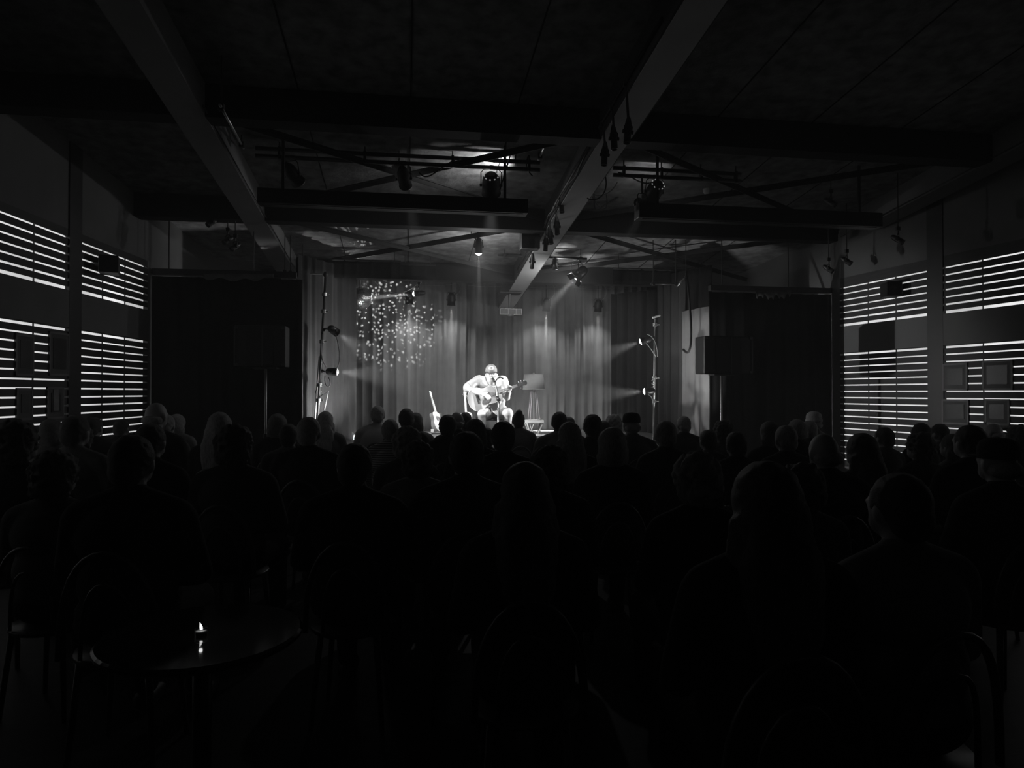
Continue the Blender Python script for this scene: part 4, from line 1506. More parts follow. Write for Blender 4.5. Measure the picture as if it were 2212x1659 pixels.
bo = [(-.043, -.018), (-.03, -.028), (.03, -.028), (.043, -.018), (.040, .014), (.02, .028), (-.02, .028), (-.040, .014)]
add_prism(bm, bo, .006, Matrix.Translation(hc) @ VIEW.to_4x4() @ Matrix.Translation((0.006, .104, .058)) @ Matrix.Rotation(math.radians(-80), 4, 'X') @ Matrix.Rotation(math.pi, 4, 'X') @ Matrix.Translation((0, 0, -.008)))
bd = obj('cap_badge', bm, WHITEPAINT, perf)
bm = NB()
for dx, dz, w, h in ((0, .004, .026, .008), (0, -.007, .018, .005), (-.017, -.001, .005, .006), (.017, -.001, .005, .006)):
    add_box(bm, P(1061, 803, 11.06) + VIEW @ Vector((.006 + dx, .118, .060 + dz)), (w, .008, h), VIEW)
obj('badge_marks', bm, mat('dark_print_ink', .08, .8, 0, .1, 20), bd)

# chair he sits on: thin bent tube legs, dark seat
q = P(1068, 893, 11.3)
root = thing('stage_chair', 'chair with thin bent metal legs the performer sits on', 'chair', (q.x, q.y, SZ))
zs = SZ + .40
obj('seat', box((q.x, q.y, zs - .03), (.44, .42, .05), Matrix.Rotation(-TH, 3, 'Z'), .015), mat('dark_seat', .03, .7, 0, .1, 8), root)
for px, dz, ax in ((1028, -.2, 1034), (1101, -.2, 1095), (1040, .2, 1044), (1096, .2, 1092)):
    a = P(px + 1, 886, 11.3 + dz); b = P(px + 1, 900, 11.3 + dz); c = P(ax, 950, 11.3 + dz); c.z = SZ + .01
    t0 = P(1068 + (px - 1068) * .8, 885, 11.3 + dz); t0.z = zs - .03
    aa = Vector((a.x, a.y, zs - .03))
    obj('leg', add_tube(NB(), [t0, aa, b.lerp(aa, .35), b, b.lerp(c, .5), c], .009, 8), CHROME, root, True)

# microphones on their stand
mp = P(1063.5, 815.5, 10.84)
root = thing('microphone_stand', 'straight microphone stand in front of the performer', 'microphone stand', (P(1075.5, 950, 10.7).x, P(1075.5, 950, 10.7).y, SZ))
b0 = P(1076, 950, 10.68); b0.z = SZ
obj('base', add_lathe(NB(), [(0, .0), (.13, .0), (.13, .015), (.03, .03), (.0, .03)], Matrix.Translation(b0), 24), BLACKMETAL, root)
m1 = P(1075.5, 880, 10.68)
obj('pole', add_cone(NB(), b0, m1, .010, .010, 10), mat('worn_tube', .4, .4, .6, .1, 8), root, True)
obj('boom', add_tube(NB(), [m1, P(1074.5, 858, 10.69), P(1070.5, 835, 10.74), P(1069, 826, 10.78)], .0085, 8), ALU, root, True)
obj('clutch', add_cone(NB(), P(1075.6, 866, 10.68), P(1075.8, 856, 10.68), .022, .018, 12), BLACKMETAL, root, True)
obj('clip', add_cone(NB(), P(1069, 826, 10.78), P(1066.5, 820.5, 10.81), .016, .018, 10), BLACKMETAL, root, True)
mic = thing('microphone', 'round-headed microphone right in front of the singer\'s mouth', 'microphone', mp)
obj('grille', add_ell(NB(), mp, (.026, .026, .028), sub=3), mat('mic_mesh', .55, .35, .8, .3, 200), mic, True)
obj('handle', add_cone(NB(), P(1064, 817.5, 10.83), P(1068.5, 826.5, 10.78), .021, .015, 14), BLACKMETAL, mic, True)
ip = P(1077, 860, 10.66)
mic = thing('microphone', 'small instrument microphone aimed at the guitar, on the same stand', 'microphone', ip)
obj('capsule', add_cone(NB(), P(1073, 857, 10.67), P(1080, 865, 10.63), .018, .020, 14), BLACKMETAL, mic, True)
obj('clip', add_cone(NB(), P(1075.6, 862, 10.675), P(1079, 871, 10.66), .010, .012, 8), DARKMETAL, mic, True)
mic = thing('capo_tuner', 'small cluster of black clamps on the stand beside the singer\'s shoulder', 'clamp', P(1080, 816, 10.9))
obj('clamp', add_tube(NB(), [P(1069, 825, 10.79), P(1075, 817.5, 10.8), P(1081, 814.5, 10.82), P(1088, 819, 10.83)], .009, 8), DARKMETAL, mic, True)
obj('jaw', add_ell(NB(), P(1079, 815, 10.81), (.026, .018, .016), VIEW, 2), BLACKMETAL, mic, True)
obj('knob', add_ell(NB(), P(1086, 817.5, 10.82), (.014, .014, .014), VIEW, 2), BLACKMETAL, mic, True)
cable('microphone cable hanging down beside the stand', bez(P(1069, 828, 10.75), P(1080, 845, 10.66), P(1081, 890, 10.66), P(1078, 945, 10.66)), .005)

# ------------------------------------------------------------------ stool with the wire lamp
LZ = 12.9
def LP(px, py, dz=0.0):
    return P(px, py, LZ + dz)


c0 = LP(1153, 936)
c0.z = SZ
top_z = LP(1153, 907).z
root = thing('side_stool', 'small pale-topped stool with splayed legs carrying the lamp', 'stool', c0)
bm = NB()
wt_ = LP(1174.5, 910).x - LP(1131.5, 910).x
add_box(bm, (c0.x, c0.y, top_z - .028), (wt_, .30, .056), Matrix.Rotation(-TH, 3, 'Z'), .006)
obj('top', bm, WHITEPAINT, root)
for dx, dy in ((-.15, -.12), (.15, -.12), (-.15, .12), (.15, .12)):
    obj('leg', add_cone(NB(), (c0.x + dx, c0.y + dy, top_z - .056), (c0.x + dx * .45, c0.y + dy * .5, SZ + .005), .014, .011, 10), WHITEPAINT, root, True)
obj('brace', add_cone(NB(), (c0.x - .02, c0.y - .1, top_z - .08), (c0.x - .09, c0.y - .07, SZ + .03), .009), WHITEPAINT, root)
obj('brace', add_cone(NB(), (c0.x - .09, c0.y - .1, top_z - .08), (c0.x - .03, c0.y - .07, SZ + .03), .009), WHITEPAINT, root)
# wire-frame lamp
tl = Vector((c0.x, c0.y, top_z))
root = thing('table_lamp', 'tall table lamp with a drum shade on a pyramid of thin wires', 'lamp', tl)
apex_z = LP(1153, 844).z
sb, st_ = LP(1153, 841).z, LP(1153, 808.5).z
rb_, rt_ = (LP(1178, 841).x - LP(1130, 841).x) / 2, (LP(1176, 808).x - LP(1133, 808).x) / 2
bm = NB()
add_lathe(bm, [(rb_, sb), (rt_, st_)], Matrix.Translation((c0.x, c0.y, 0)), 40)
sh = obj('lamp_shade', bm, mat('linen_shade', .5, .9, 0, .05, 30), root, True)
md = sh.modifiers.new('t', 'SOLIDIFY'); md.thickness = .003
bm = NB()
for rr, z in ((rb_, sb), (rt_, st_)):
    add_tube(bm, [(c0.x + rr * math.cos(k * math.pi / 20), c0.y + rr * math.sin(k * math.pi / 20), z) for k in range(40)], .004, 6, True)
obj('shade_trim', bm, WHITEPAINT, root)
bm = NB()
add_cone(bm, (c0.x, c0.y, apex_z), (c0.x, c0.y, st_ + .01), .007)
add_ell(bm, (c0.x, c0.y, st_ + .018), (.022, .022, .012), None, 2)
obj('finial', bm, ALU, root)
bm = NB()
add_box(bm, (c0.x, c0.y, apex_z), (.13, .10, .008), Matrix.Rotation(-TH, 3, 'Z'))
obj('top_plate', bm, WHITEPAINT, root)
for k in range(10):
    a = 2 * math.pi * k / 10 + .2
    bm = NB()
    add_cone(bm, (c0.x + .055 * math.cos(a), c0.y + .045 * math.sin(a), apex_z), (c0.x + .115 * math.cos(a), c0.y + .10 * math.sin(a), top_z + .008), .0032, .0032, 6)
    obj('wire', bm, WHITEPAINT if k % 2 else ALU, root)
bm = NB()
add_tube(bm, [(c0.x + .115 * math.cos(k * math.pi / 12), c0.y + .10 * math.sin(k * math.pi / 12), top_z + .006) for k in range(24)], .005, 6, True)
obj('base_ring', bm, WHITEPAINT, root)
obj('bulb_stem', add_cone(NB(), (c0.x, c0.y, top_z + .01), (c0.x, c0.y, apex_z), .005), ALU, root)
q = LP(1137, 903, -.1)
tag(obj('set_list', box((c0.x - .11, c0.y - .08, top_z + .006), (.08, .06, .008), Matrix.Rotation(.3, 3, 'Z')), mat('paper', .6, .9, 0, .05, 6)), 'small folded paper lying on the left of the lamp stool', 'paper')
bm = NB()
add_lathe(bm, [(.02, 0), (.024, .03), (.022, .034), (0, .034)], Matrix.Translation((c0.x + .1, c0.y - .1, top_z)), 16)
tag(obj('small_tin', bm, ALU), 'small round tin on the right of the lamp stool', 'tin')
bm = NB()
a, b = P(1150, 939, 12.75), P(1193, 937, 12.75)
add_box(bm, ((a.x + b.x) / 2, a.y, SZ + .012), ((b.x - a.x), .035, .024), Matrix.Rotation(-TH, 3, 'Z'))
tag(obj('floor_batten', bm, WHITEPAINT), 'thin white batten lying on the stage floor below the lamp stool', 'batten')

# ------------------------------------------------------------------ small things on the left of the stage
q = P(946, 950, 11.8); zt = P(946, 934, 11.8).z
root = thing('guitar_amplifier', 'small dark box in front of the edge-on guitar', 'amplifier', (q.x, q.y, SZ))
w = P(962, 940, 11.8).x - P(931, 940, 11.8).x
obj('cabinet', box((q.x, q.y + .1, (SZ + zt) / 2), (w, .2, zt - SZ), None, .01), mat('amp_cloth', .14, .9, 0, .2, 60), root)
obj('control_panel', box((q.x, q.y - .005, zt - .012), (w * .9, .012, .016)), DARKMETAL, root)
q2 = P(934, 930, 11.8)
tag(obj('pedal_box', box((q2.x, q.y + .06, zt + .026), (.05, .05, .05), None, .005), mat('grey_plastic', .4, .6, 0, .1, 10)), 'tiny pale box standing on the dark box left of the edge-on guitar', 'box')
# floor lamp on the stage corner; its rods glow by themselves for the glints
q = P(769, 951, 10.35)
gz = max(SZ, 0)
root = thing('floor_uplight', 'little floor lamp with a bunch of rods glowing for its glints at the left stage corner', 'lamp', (q.x, q.y, SZ))
obj('base', add_cone(NB(), (q.x, q.y, SZ), (q.x, q.y, SZ + .03), .05, .045, 20), BLACKMETAL, root)
obj('lens', add_cone(NB(), (q.x, q.y, SZ + .03), (q.x, q.y, SZ + .034), .03, .03, 20), mat('soft_lens', .8, .3, 0, .02, 10, emit=2.0), root)
bm = NB()
for k in range(9):
    a = 2 * math.pi * k / 9
    add_cone(bm, (q.x + .022 * math.cos(a), q.y + .022 * math.sin(a), SZ + .036), (q.x + .05 * math.cos(a), q.y + .05 * math.sin(a), SZ + .16 + .02 * (k % 3)), .004, .003, 6)
obj('glint_rod', bm, mat('glowing_rod', .6, .15, 0, .05, 10, emit=.12), root)
add_spot('bulb', (q.x, q.y, SZ + .05), (q.x - .5, q.y + .55, SZ + .75), W['floor'], 85, .9, .03, root)
q = P(1492, 958, 10.3)
root = thing('floor_uplight', 'floor lamp at the right stage corner lighting the pale wing curtain from below', 'lamp', (q.x, q.y, SZ))
obj('base', add_cone(NB(), (q.x, q.y, SZ), (q.x, q.y, SZ + .03), .05, .045, 20), BLACKMETAL, root)
obj('lens', add_cone(NB(), (q.x, q.y, SZ + .03), (q.x, q.y, SZ + .034), .03, .03, 20), MATS['soft_lens'], root)
add_spot('bulb', (q.x, q.y, SZ + .05), (q.x + .12, q.y + .45, SZ + .9), W['floor'] * .3, 80, .9, .05, root)

# each listener: pixel column of the head, pixel row of its top, width, hair, build, label
PEOPLE = [
    (38, 902, 68, 'curly', 'b', 'big bushy-haired listener silhouetted against the left window, nearest the left edge'),
    (112, 903, 54, 'bob', 'n', 'round-haired listener under the second lower picture on the left window'),
    (162, 897, 44, 'short', 'b', 'listener just in front of the dark column on the left wall, head above the row'),
    (202, 900, 42, 'short', 'n', 'small dark head right of the left wall column, hiding the lowest window lines'),
    (174, 914, 56, 'curly', 'n', 'tousled listener lower than the head by the left column, in front of it'),
    (262, 905, 48, 'short', 'b', 'broad-headed listener below the far panel of the left window'),
    (334, 870, 40, 'bald', 'b', 'tallest bald grey-headed man at the right end of the left window'),
    (383, 893, 36, 'bob', 'n', 'listener with pale bobbed hair against the left black drape'),
    (358, 894, 38, 'short', 'n', 'dark-haired listener overlapping the pale bobbed head by the left drape'),
    (325, 914, 46, 'short', 'n', 'listener directly in front of the tall bald man'),
    (285, 938, 62, 'short', 'b', 'broad-backed man in a dark jacket, fourth row, below the left window'),
    (122, 967, 108, 'curly', 'b', 'large near listener at the far left, shoulders fading into the dark'),
    (475, 888, 60, 'long', 'n', 'woman with light wavy hair rim-lit in front of the left loudspeaker'),
    (508, 912, 70, 'curly', 'b', 'large round dark head in front of the rim-lit wavy-haired woman'),
    (600, 892, 46, 'bob', 'n', 'faint bob-haired listener right of the left speaker stand'),
    (667, 900, 54, 'short', 'b', 'dark round head below the foot of the leaning left lighting pole'),
    (703, 887, 40, 'long', 'n', 'long-haired woman just right of the leaning left lighting pole'),
    (624, 915, 46, 'short', 'n', 'listener between the left speaker stand and the leaning pole'),
    (766, 956, 70, 'short', 'b', 'close-cropped man in the middle distance below the left stage curtain'),
    (816, 876, 31, 'short', 'b', 'man sitting tall in a pale grey shirt near the stage left corner'),
    (843, 905, 38, 'short', 'n', 'listener in a striped grey top beside the man in the pale shirt'),
    (878, 882, 33, 'short', 'n', 'front-row dark head left of the leaning guitar'),
    (898, 890, 33, 'bob', 'n', 'front-row listener half hidden, just right of the first head beside the guitar'),
    (880, 917, 52, 'curly', 'n', 'woman with frizzy light-edged hair below the two front-row heads'),
    (967, 895, 36, 'short', 'n', 'listener at the lower left of the performer, overlapping the standing guitar'),
    (987, 890, 34, 'bald', 'b', 'man with a thin pale band round his head, below the upright guitar'),
    (1005, 890, 30, 'short', 'n', 'small head directly under the upright guitar neck'),
    (1026, 903, 42, 'bob', 'n', "smooth round head under the performer's picking arm"),
    (1008, 931, 68, 'short', 'b', 'large dark head and back, centre of the crowd, below the upright guitar'),
    (1051, 923, 27, 'short', 'n', "small head straight below the performer's shoes"),
    (1087, 909, 48, 'short', 'b', "round head right below the performer's feet"),
    (1120, 885, 27, 'bun', 'n', "woman with her hair pinned up, covering the performer's right-hand knee"),
    (1208, 889, 37, 'short', 'b', 'man with square shoulders right of the lamp stool'),
    (1229, 900, 32, 'short', 'n', 'head peeping out behind the square-shouldered man near the lamp'),
    (1230, 909, 62, 'long', 'n', 'long-haired woman right of the lamp, third row'),
    (1134, 993, 95, 'long', 'n', 'near woman with long straight hair falling over her shoulders, below the lamp'),
    (1187, 957, 62, 'curly', 'n', 'bushy-haired head beside the near long-haired woman'),
    (903, 948, 92, 'curly', 'b', 'large shaggy head in the centre left, in front of the frizzy-haired woman'),
    (1280, 894, 29, 'short', 'n', 'front-row head under the right-hand curtain folds'),
    (1303, 908, 24, 'short', 'n', 'tiny front-row head between two larger ones, right of centre'),
    (1325, 893, 33, 'curly', 'n', 'front-row listener with soft pale curls, right of centre'),
    (1365, 890, 34, 'cap', 'b', 'man wearing a brimmed cap left of the right lighting pole'),
    (1322, 921, 72, 'bob', 'n', 'large smooth head with light catching its right edge'),
    (1438, 908, 38, 'short', 'n', 'head just right of the foot of the right lighting pole'),
    (1477, 898, 40, 'short', 'b', 'broad-shouldered man in a dark shirt before the pale right curtain'),
    (1505, 970, 95, 'curly', 'n', 'near woman with a halo of curly hair, right of centre'),
    (1530, 928, 45, 'short', 'n', 'listener under the left edge of the right loudspeaker'),
    (1562, 904, 56, 'curly', 'n', 'tousled head beneath the right loudspeaker stands'),
    (1590, 932, 48, 'short', 'b', 'dark head in front of the tousled one under the right loudspeaker'),
    (1663, 908, 50, 'bob', 'n', 'bob-haired listener in front of the right black drape'),
    (1698, 918, 40, 'short', 'n', 'head with a pale rim on its right side by the right drape'),
    (1722, 905, 34, 'short', 'n', 'faint small head next to the pale knitted hat'),
    (1759, 888, 36, 'beanie', 'n', 'listener in a pale knitted hat at the end of the right drape'),
    (1748, 908, 44, 'short', 'b', 'head directly in front of the pale knitted hat'),
    (1783, 937, 58, 'bald', 'b', 'bald man with a bright curved highlight on his crown'),
    (1655, 990, 108, 'long', 'n', 'nearest woman with very long hair, right half of the room'),
    (1730, 993, 58, 'curly', 'n', 'fuzzy-haired listener beside the nearest long-haired woman'),
    (1862, 933, 56, 'long', 'n', 'listener with long dark hair under the right window lines'),
    (1911, 922, 40, 'short', 'n', 'head hiding the lowest lines of the right window'),
    (1990, 913, 40, 'short', 'n', 'head at the foot of the dark column on the right wall'),
    (1987, 930, 60, 'curly', 'b', 'rim-lit curly head in front of the right wall column'),
    (2030, 915, 38, 'short', 'n', 'small head under the first lower picture on the right window'),
    (2058, 935, 48, 'bob', 'n', 'bob-haired head between the two lower pictures on the right window'),
    (2097, 917, 50, 'short', 'b', 'round head between the right window pictures, further back'),
    (2150, 915, 46, 'bald', 'n', 'head with a faint arc of light under the last right window picture'),
    (2160, 944, 76, 'cap', 'b', 'man in a peaked cap whose brim catches the light at the far right'),
    (2200, 914, 48, 'curly', 'n', 'listener cut by the right edge of the picture'),
    (1945, 1020, 120, 'short', 'b', 'large near man in the dark right part of the room'),
]
PEOPLE_Z = [4.1, 6.283, 5.025, 7.244, 5.908, 8.172, 6.133, 8.391, 7.094, 4.393, 2.989, 3.433, 5.942, 4.29, 7.22, 5.289, 8.39, 6.193, 3.363, 8.835, 6.809, 7.806, 8.805, 5.127, 6.766, 7.746, 8.763, 5.832, 3.439, 6.825, 4.905, 9.077, 7.594, 8.957, 5.429, 2.519, 3.608, 4.387, 6.5, 8.042, 9.158, 7.076, 4.459, 5.601, 8.468, 3.089, 6.577, 7.499, 5.591, 6.558, 5.559, 7.079, 8.666, 7.832, 3.945, 1.942, 3.244, 4.469, 6.693, 6.954, 5.5, 7.425, 5.871, 4.493, 7.413, 3.458, 6.476, 2.188]

# ------------------------------------------------------------------ seated listeners, seen from behind
def seated(broad):
    k = 1.12 if broad else 1.0
    B = []
    B += [('e', (0, -.01, .56), (.175 * k, .14, .115)), ('e', (0, -.01, .72), (.155 * k, .118 * k, .17)), ('e', (0, -.005, .90), (.172 * k, .118 * k, .175)),
          ('c', (-.165 * k, -.01, .985), (0, -.01, 1.045), .058, .064), ('c', (.165 * k, -.01, .985), (0, -.01, 1.045), .058, .064), ('c', (0, -.02, 1.02), (0, 0, 1.14), .07, .056),
          ('e', (0, .02, 1.205), (.076, .094, .102)), ('e', (0, .06, 1.152), (.056, .058, .05)), ('c', (0, .112, 1.19), (0, .122, 1.175), .010, .014),
          ('e', (.079, .012, 1.19), (.011, .02, .031)), ('e', (-.079, .012, 1.19), (.011, .02, .031)),
          ('e', (.03, .105, 1.215), (.022, .01, .01)), ('e', (-.03, .105, 1.215), (.022, .01, .01)), ('e', (0, .112, 1.145), (.022, .01, .010))]
    for s in (-1, 1):
        B += [('c', (s * .185 * k, -.01, .97), (s * .235 * k, .03, .74), .05, .042), ('c', (s * .235 * k, .03, .74), (s * .10, .27, .655), .042, .028)]
        hp = Vector((s * .075, .315, .648))
        ax = Vector((-s * .45, .9, -.05))
        B += hand_l(hp, ax, Vector((0, 0, -1)), s)
        B += [('c', (s * .09, .0, .535), (s * .12, .40, .525), .088, .066), ('c', (s * .12, .40, .515), (s * .12, .42, .10), .056, .038), ('c', (s * .12, .42, .06), (s * .125, .55, .04), .04, .034)]
    return B


def hand_l(palm, axis, nrm, s):
    out = []
    axis = axis.normalized()
    side = axis.cross(nrm).normalized() * s
    out.append(('e', palm, (.040, .045, .017), Matrix((side, axis, axis.cross(side))).transposed() if True else None))
    for k in range(4):
        b = palm + side * (.028 - .019 * k) + axis * .036
        L = (.062, .072, .066, .05)[k]
        p1 = b + (axis + side * .12 * (1.5 - k)).normalized() * L * .5
        p2 = p1 + (axis + nrm * .6).normalized() * L * .45
        out += [('c', b, p1, .0095, .009), ('c', p1, p2, .009, .008)]
    tb = palm + side * .03 - axis * .01
    out += [('c', tb, tb + (side * .6 + axis * .8).normalized() * .05, .012, .0095)]
    return out


def shirtp(broad):
    k = 1.12 if broad else 1.0
    B = [('e', (0, -.012, .60), (.185 * k, .15, .10)), ('e', (0, -.012, .72), (.175 * k, .138 * k, .18)), ('e', (0, -.008, .90), (.188 * k, .136 * k, .18)),
         ('c', (-.165 * k, -.012, .985), (0, -.012, 1.045), .072, .078), ('c', (.165 * k, -.012, .985), (0, -.012, 1.045), .072, .078), ('c', (0, -.018, 1.03), (0, -.012, 1.075), .078, .070)]
    for s in (-1, 1):
        B += [('c', (s * .185 * k, -.01, .97), (s * .235 * k, .03, .74), .064, .056), ('c', (s * .235 * k, .03, .74), (s * .125, .235, .666), .056, .042)]
    return B


def trouserp(broad):
    k = 1.12 if broad else 1.0
    B = [('e', (0, -.012, .555), (.187 * k, .152, .115))]
    for s in (-1, 1):
        B += [('c', (s * .09, .0, .535), (s * .12, .40, .525), .099, .078), ('c', (s * .12, .40, .515), (s * .12, .42, .12), .068, .054)]
    return B


def hairp(kind):
    short = [('e', (0, .0, 1.222), (.0845, .101, .098)), ('e', (0, -.045, 1.175), (.072, .056, .075))]
    if kind == 'short':
        return short, HAIRD, .004, 40
    if kind == 'curly':
        return [('e', (0, -.01, 1.235), (.108, .112, .108)), ('e', (0, -.04, 1.17), (.105, .08, .09))], HAIRM, .020, 26
    if kind == 'bob':
        return [('e', (0, -.004, 1.228), (.094, .106, .102)), ('e', (0, -.035, 1.165), (.099, .078, .105)), ('c', (-.07, -.02, 1.14), (-.065, -.01, 1.09), .035, .03), ('c', (.07, -.02, 1.14), (.065, -.01, 1.09), .035, .03)], HAIRM, .004, 30
    if kind == 'long':
        return [('e', (0, -.004, 1.228), (.092, .106, .101)), ('e', (0, -.045, 1.16), (.102, .072, .12)), ('e', (0, -.095, 1.02), (.115, .05, .17)), ('e', (0, -.115, .92), (.105, .034, .13)),
                ('c', (-.08, -.02, 1.16), (-.11, -.05, .98), .034, .03), ('c', (.08, -.02, 1.16), (.11, -.05, .98), .034, .03)], HAIRL, .006, 22
    if kind == 'bald':
        return [('e', (0, -.028, 1.17), (.0815, .074, .045))], HAIRL, .004, 40
    if kind == 'bun':
        return short + [('e', (0, -.055, 1.31), (.046, .046, .042))], HAIRD, .004, 40
    return [('e', (0, -.028, 1.17), (.083, .076, .05))], HAIRD, .004, 40


TOPS = dict(short=1.32, curly=1.355, bob=1.335, long=1.335, bald=1.307, bun=1.352, cap=1.33, beanie=1.35)
TOP_M = [mat('dark_top_%s' % n_, g, .9, 0, .15, 8, .3, 30, spec=.1) for n_, g in (('a', .03), ('b', .06), ('c', .10), ('d', .02), ('e', .15))]
TOP_M[0].name = 'charcoal_knit'; TOP_M[1].name = 'dark_cotton'; TOP_M[2].name = 'grey_cotton'; TOP_M[3].name = 'black_cotton'; TOP_M[4].name = 'mid_grey_cotton'
PALEM = mat('pale_grey_shirt', .42, .9, 0, .1, 8, .3, 30)


def stripe_mat():
    m = mat('striped_jersey', .3, .9, 0, .1, 8)
    nt = m.node_tree
    b = nt.nodes['Principled BSDF']
    w = nt.nodes.new('ShaderNodeTexWave')
    w.bands_direction = 'Z'
    w.inputs['Scale'].default_value = 14
    w.inputs['Distortion'].default_value = .4
    tc = nt.nodes.new('ShaderNodeTexCoord')
    nt.links.new(tc.outputs['Object'], w.inputs['Vector'])
    r = nt.nodes.new('ShaderNodeValToRGB')
    r.color_ramp.elements[0].color = (.08, .08, .08, 1)
    r.color_ramp.elements[1].color = (.45, .45, .45, 1)
    r.color_ramp.elements[0].position = .4
    r.color_ramp.elements[1].position = .6
    nt.links.new(w.outputs[0], r.inputs[0])
    nt.links.new(r.outputs[0], b.inputs['Base Color'])
    return m


STRIPE = stripe_mat()
TROUSERS = mat('dark_trousers', .03, .9, 0, .2, 8, spec=.1)
SHOES = mat('leather_shoes', .03, .5, 0, .2, 8)
CHAIRM = mat('dark_bentwood', .05, .4, 0, .3, 10, spec=.5)

MESH = {}


def proto_mesh(key, prims, m, vox, sm, na=0, nsc=30):
    if key not in MESH:
        o = blob(key, prims, m, vox, sm, None, na, nsc)
        MESH[key] = o.data
        bpy.data.objects.remove(o)
    return MESH[key]


def part(name, me, parent, m=None):
    o = bpy.data.objects.new(name, me)
    C.objects.link(o)
    o.parent = parent
    if m is not None and me.materials[0] is not m:
        key = (me.name, m.name)
        if key not in MESH:
            c = me.copy()
            c.materials.clear()
            c.materials.append(m)
            c.name = name
            MESH[key] = c
        o.data = MESH[key]
    return o


def bm_mesh(key, fn, m, smooth=True):
    if key not in MESH:
        bm = fn()
        bmesh.ops.recalc_face_normals(bm, faces=bm.faces)
        me = bpy.data.meshes.new(key)
        bm.to_mesh(me)
        bm.free()
        for p in me.polygons:
            p.use_smooth = smooth
        me.materials.append(m)
        MESH[key] = me
    return MESH[key]


def cap_crown():
    return add_lathe(NB(), [(.086, 0), (.088, .03), (.085, .06), (.074, .085), (.05, .100), (0, .108)], Matrix.Translation((0, .012, 1.222)) @ Matrix.Diagonal((1, 1.15, 1, 1)), 28)


def cap_brim():
    out = [(.075 * math.cos(math.pi * k / 16), .08 + .085 * math.sin(math.pi * k / 16)) for k in range(17)]
    out += [(-.075 * math.cos(math.pi * k / 16), .06 + .02 * math.sin(math.pi * k / 16)) for k in range(17)]
    return add_prism(NB(), out, .005, Matrix.Translation((0, .012, 1.226)))


def beanie():
    return add_lathe(NB(), [(.088, -.01), (.095, 0), (.096, .028), (.090, .034), (.091, .06), (.082, .095), (.055, .120), (.02, .132), (0, .133)], Matrix.Translation((0, .008, 1.216)) @ Matrix.Diagonal((1, 1.12, 1, 1)), 28)


def chair_meshes():
    def seat():
        bm = NB()
        add_lathe(bm, [(0, .43), (.20, .43), (.205, .44), (.2, .452), (0, .452)], None, 28)
        return bm
    def back():
        bm = NB()
        pts = [Vector((.19 * math.cos(a) if True else 0, -.17 - .05 * math.sin(a) ** 2, .455 + .42 * math.sin(a) ** .8)) for a in [math.pi * k / 16 for k in range(17)]]
        add_tube(bm, pts, .013, 8)
        add_tube(bm, [Vector((.11 * math.cos(a), -.17 - .045 * math.sin(a) ** 2, .455 + .30 * math.sin(a) ** .8)) for a in [math.pi * k / 12 for k in range(13)]], .009, 6)
        return bm
    return bm_mesh('chair_seat', seat, CHAIRM), bm_mesh('chair_back', back, CHAIRM)


def leg_mesh():
    return bm_mesh('chair_leg', lambda: add_cone(NB(), (0, 0, .435), (.035, .035, 0), .016, .011, 10), CHAIRM)


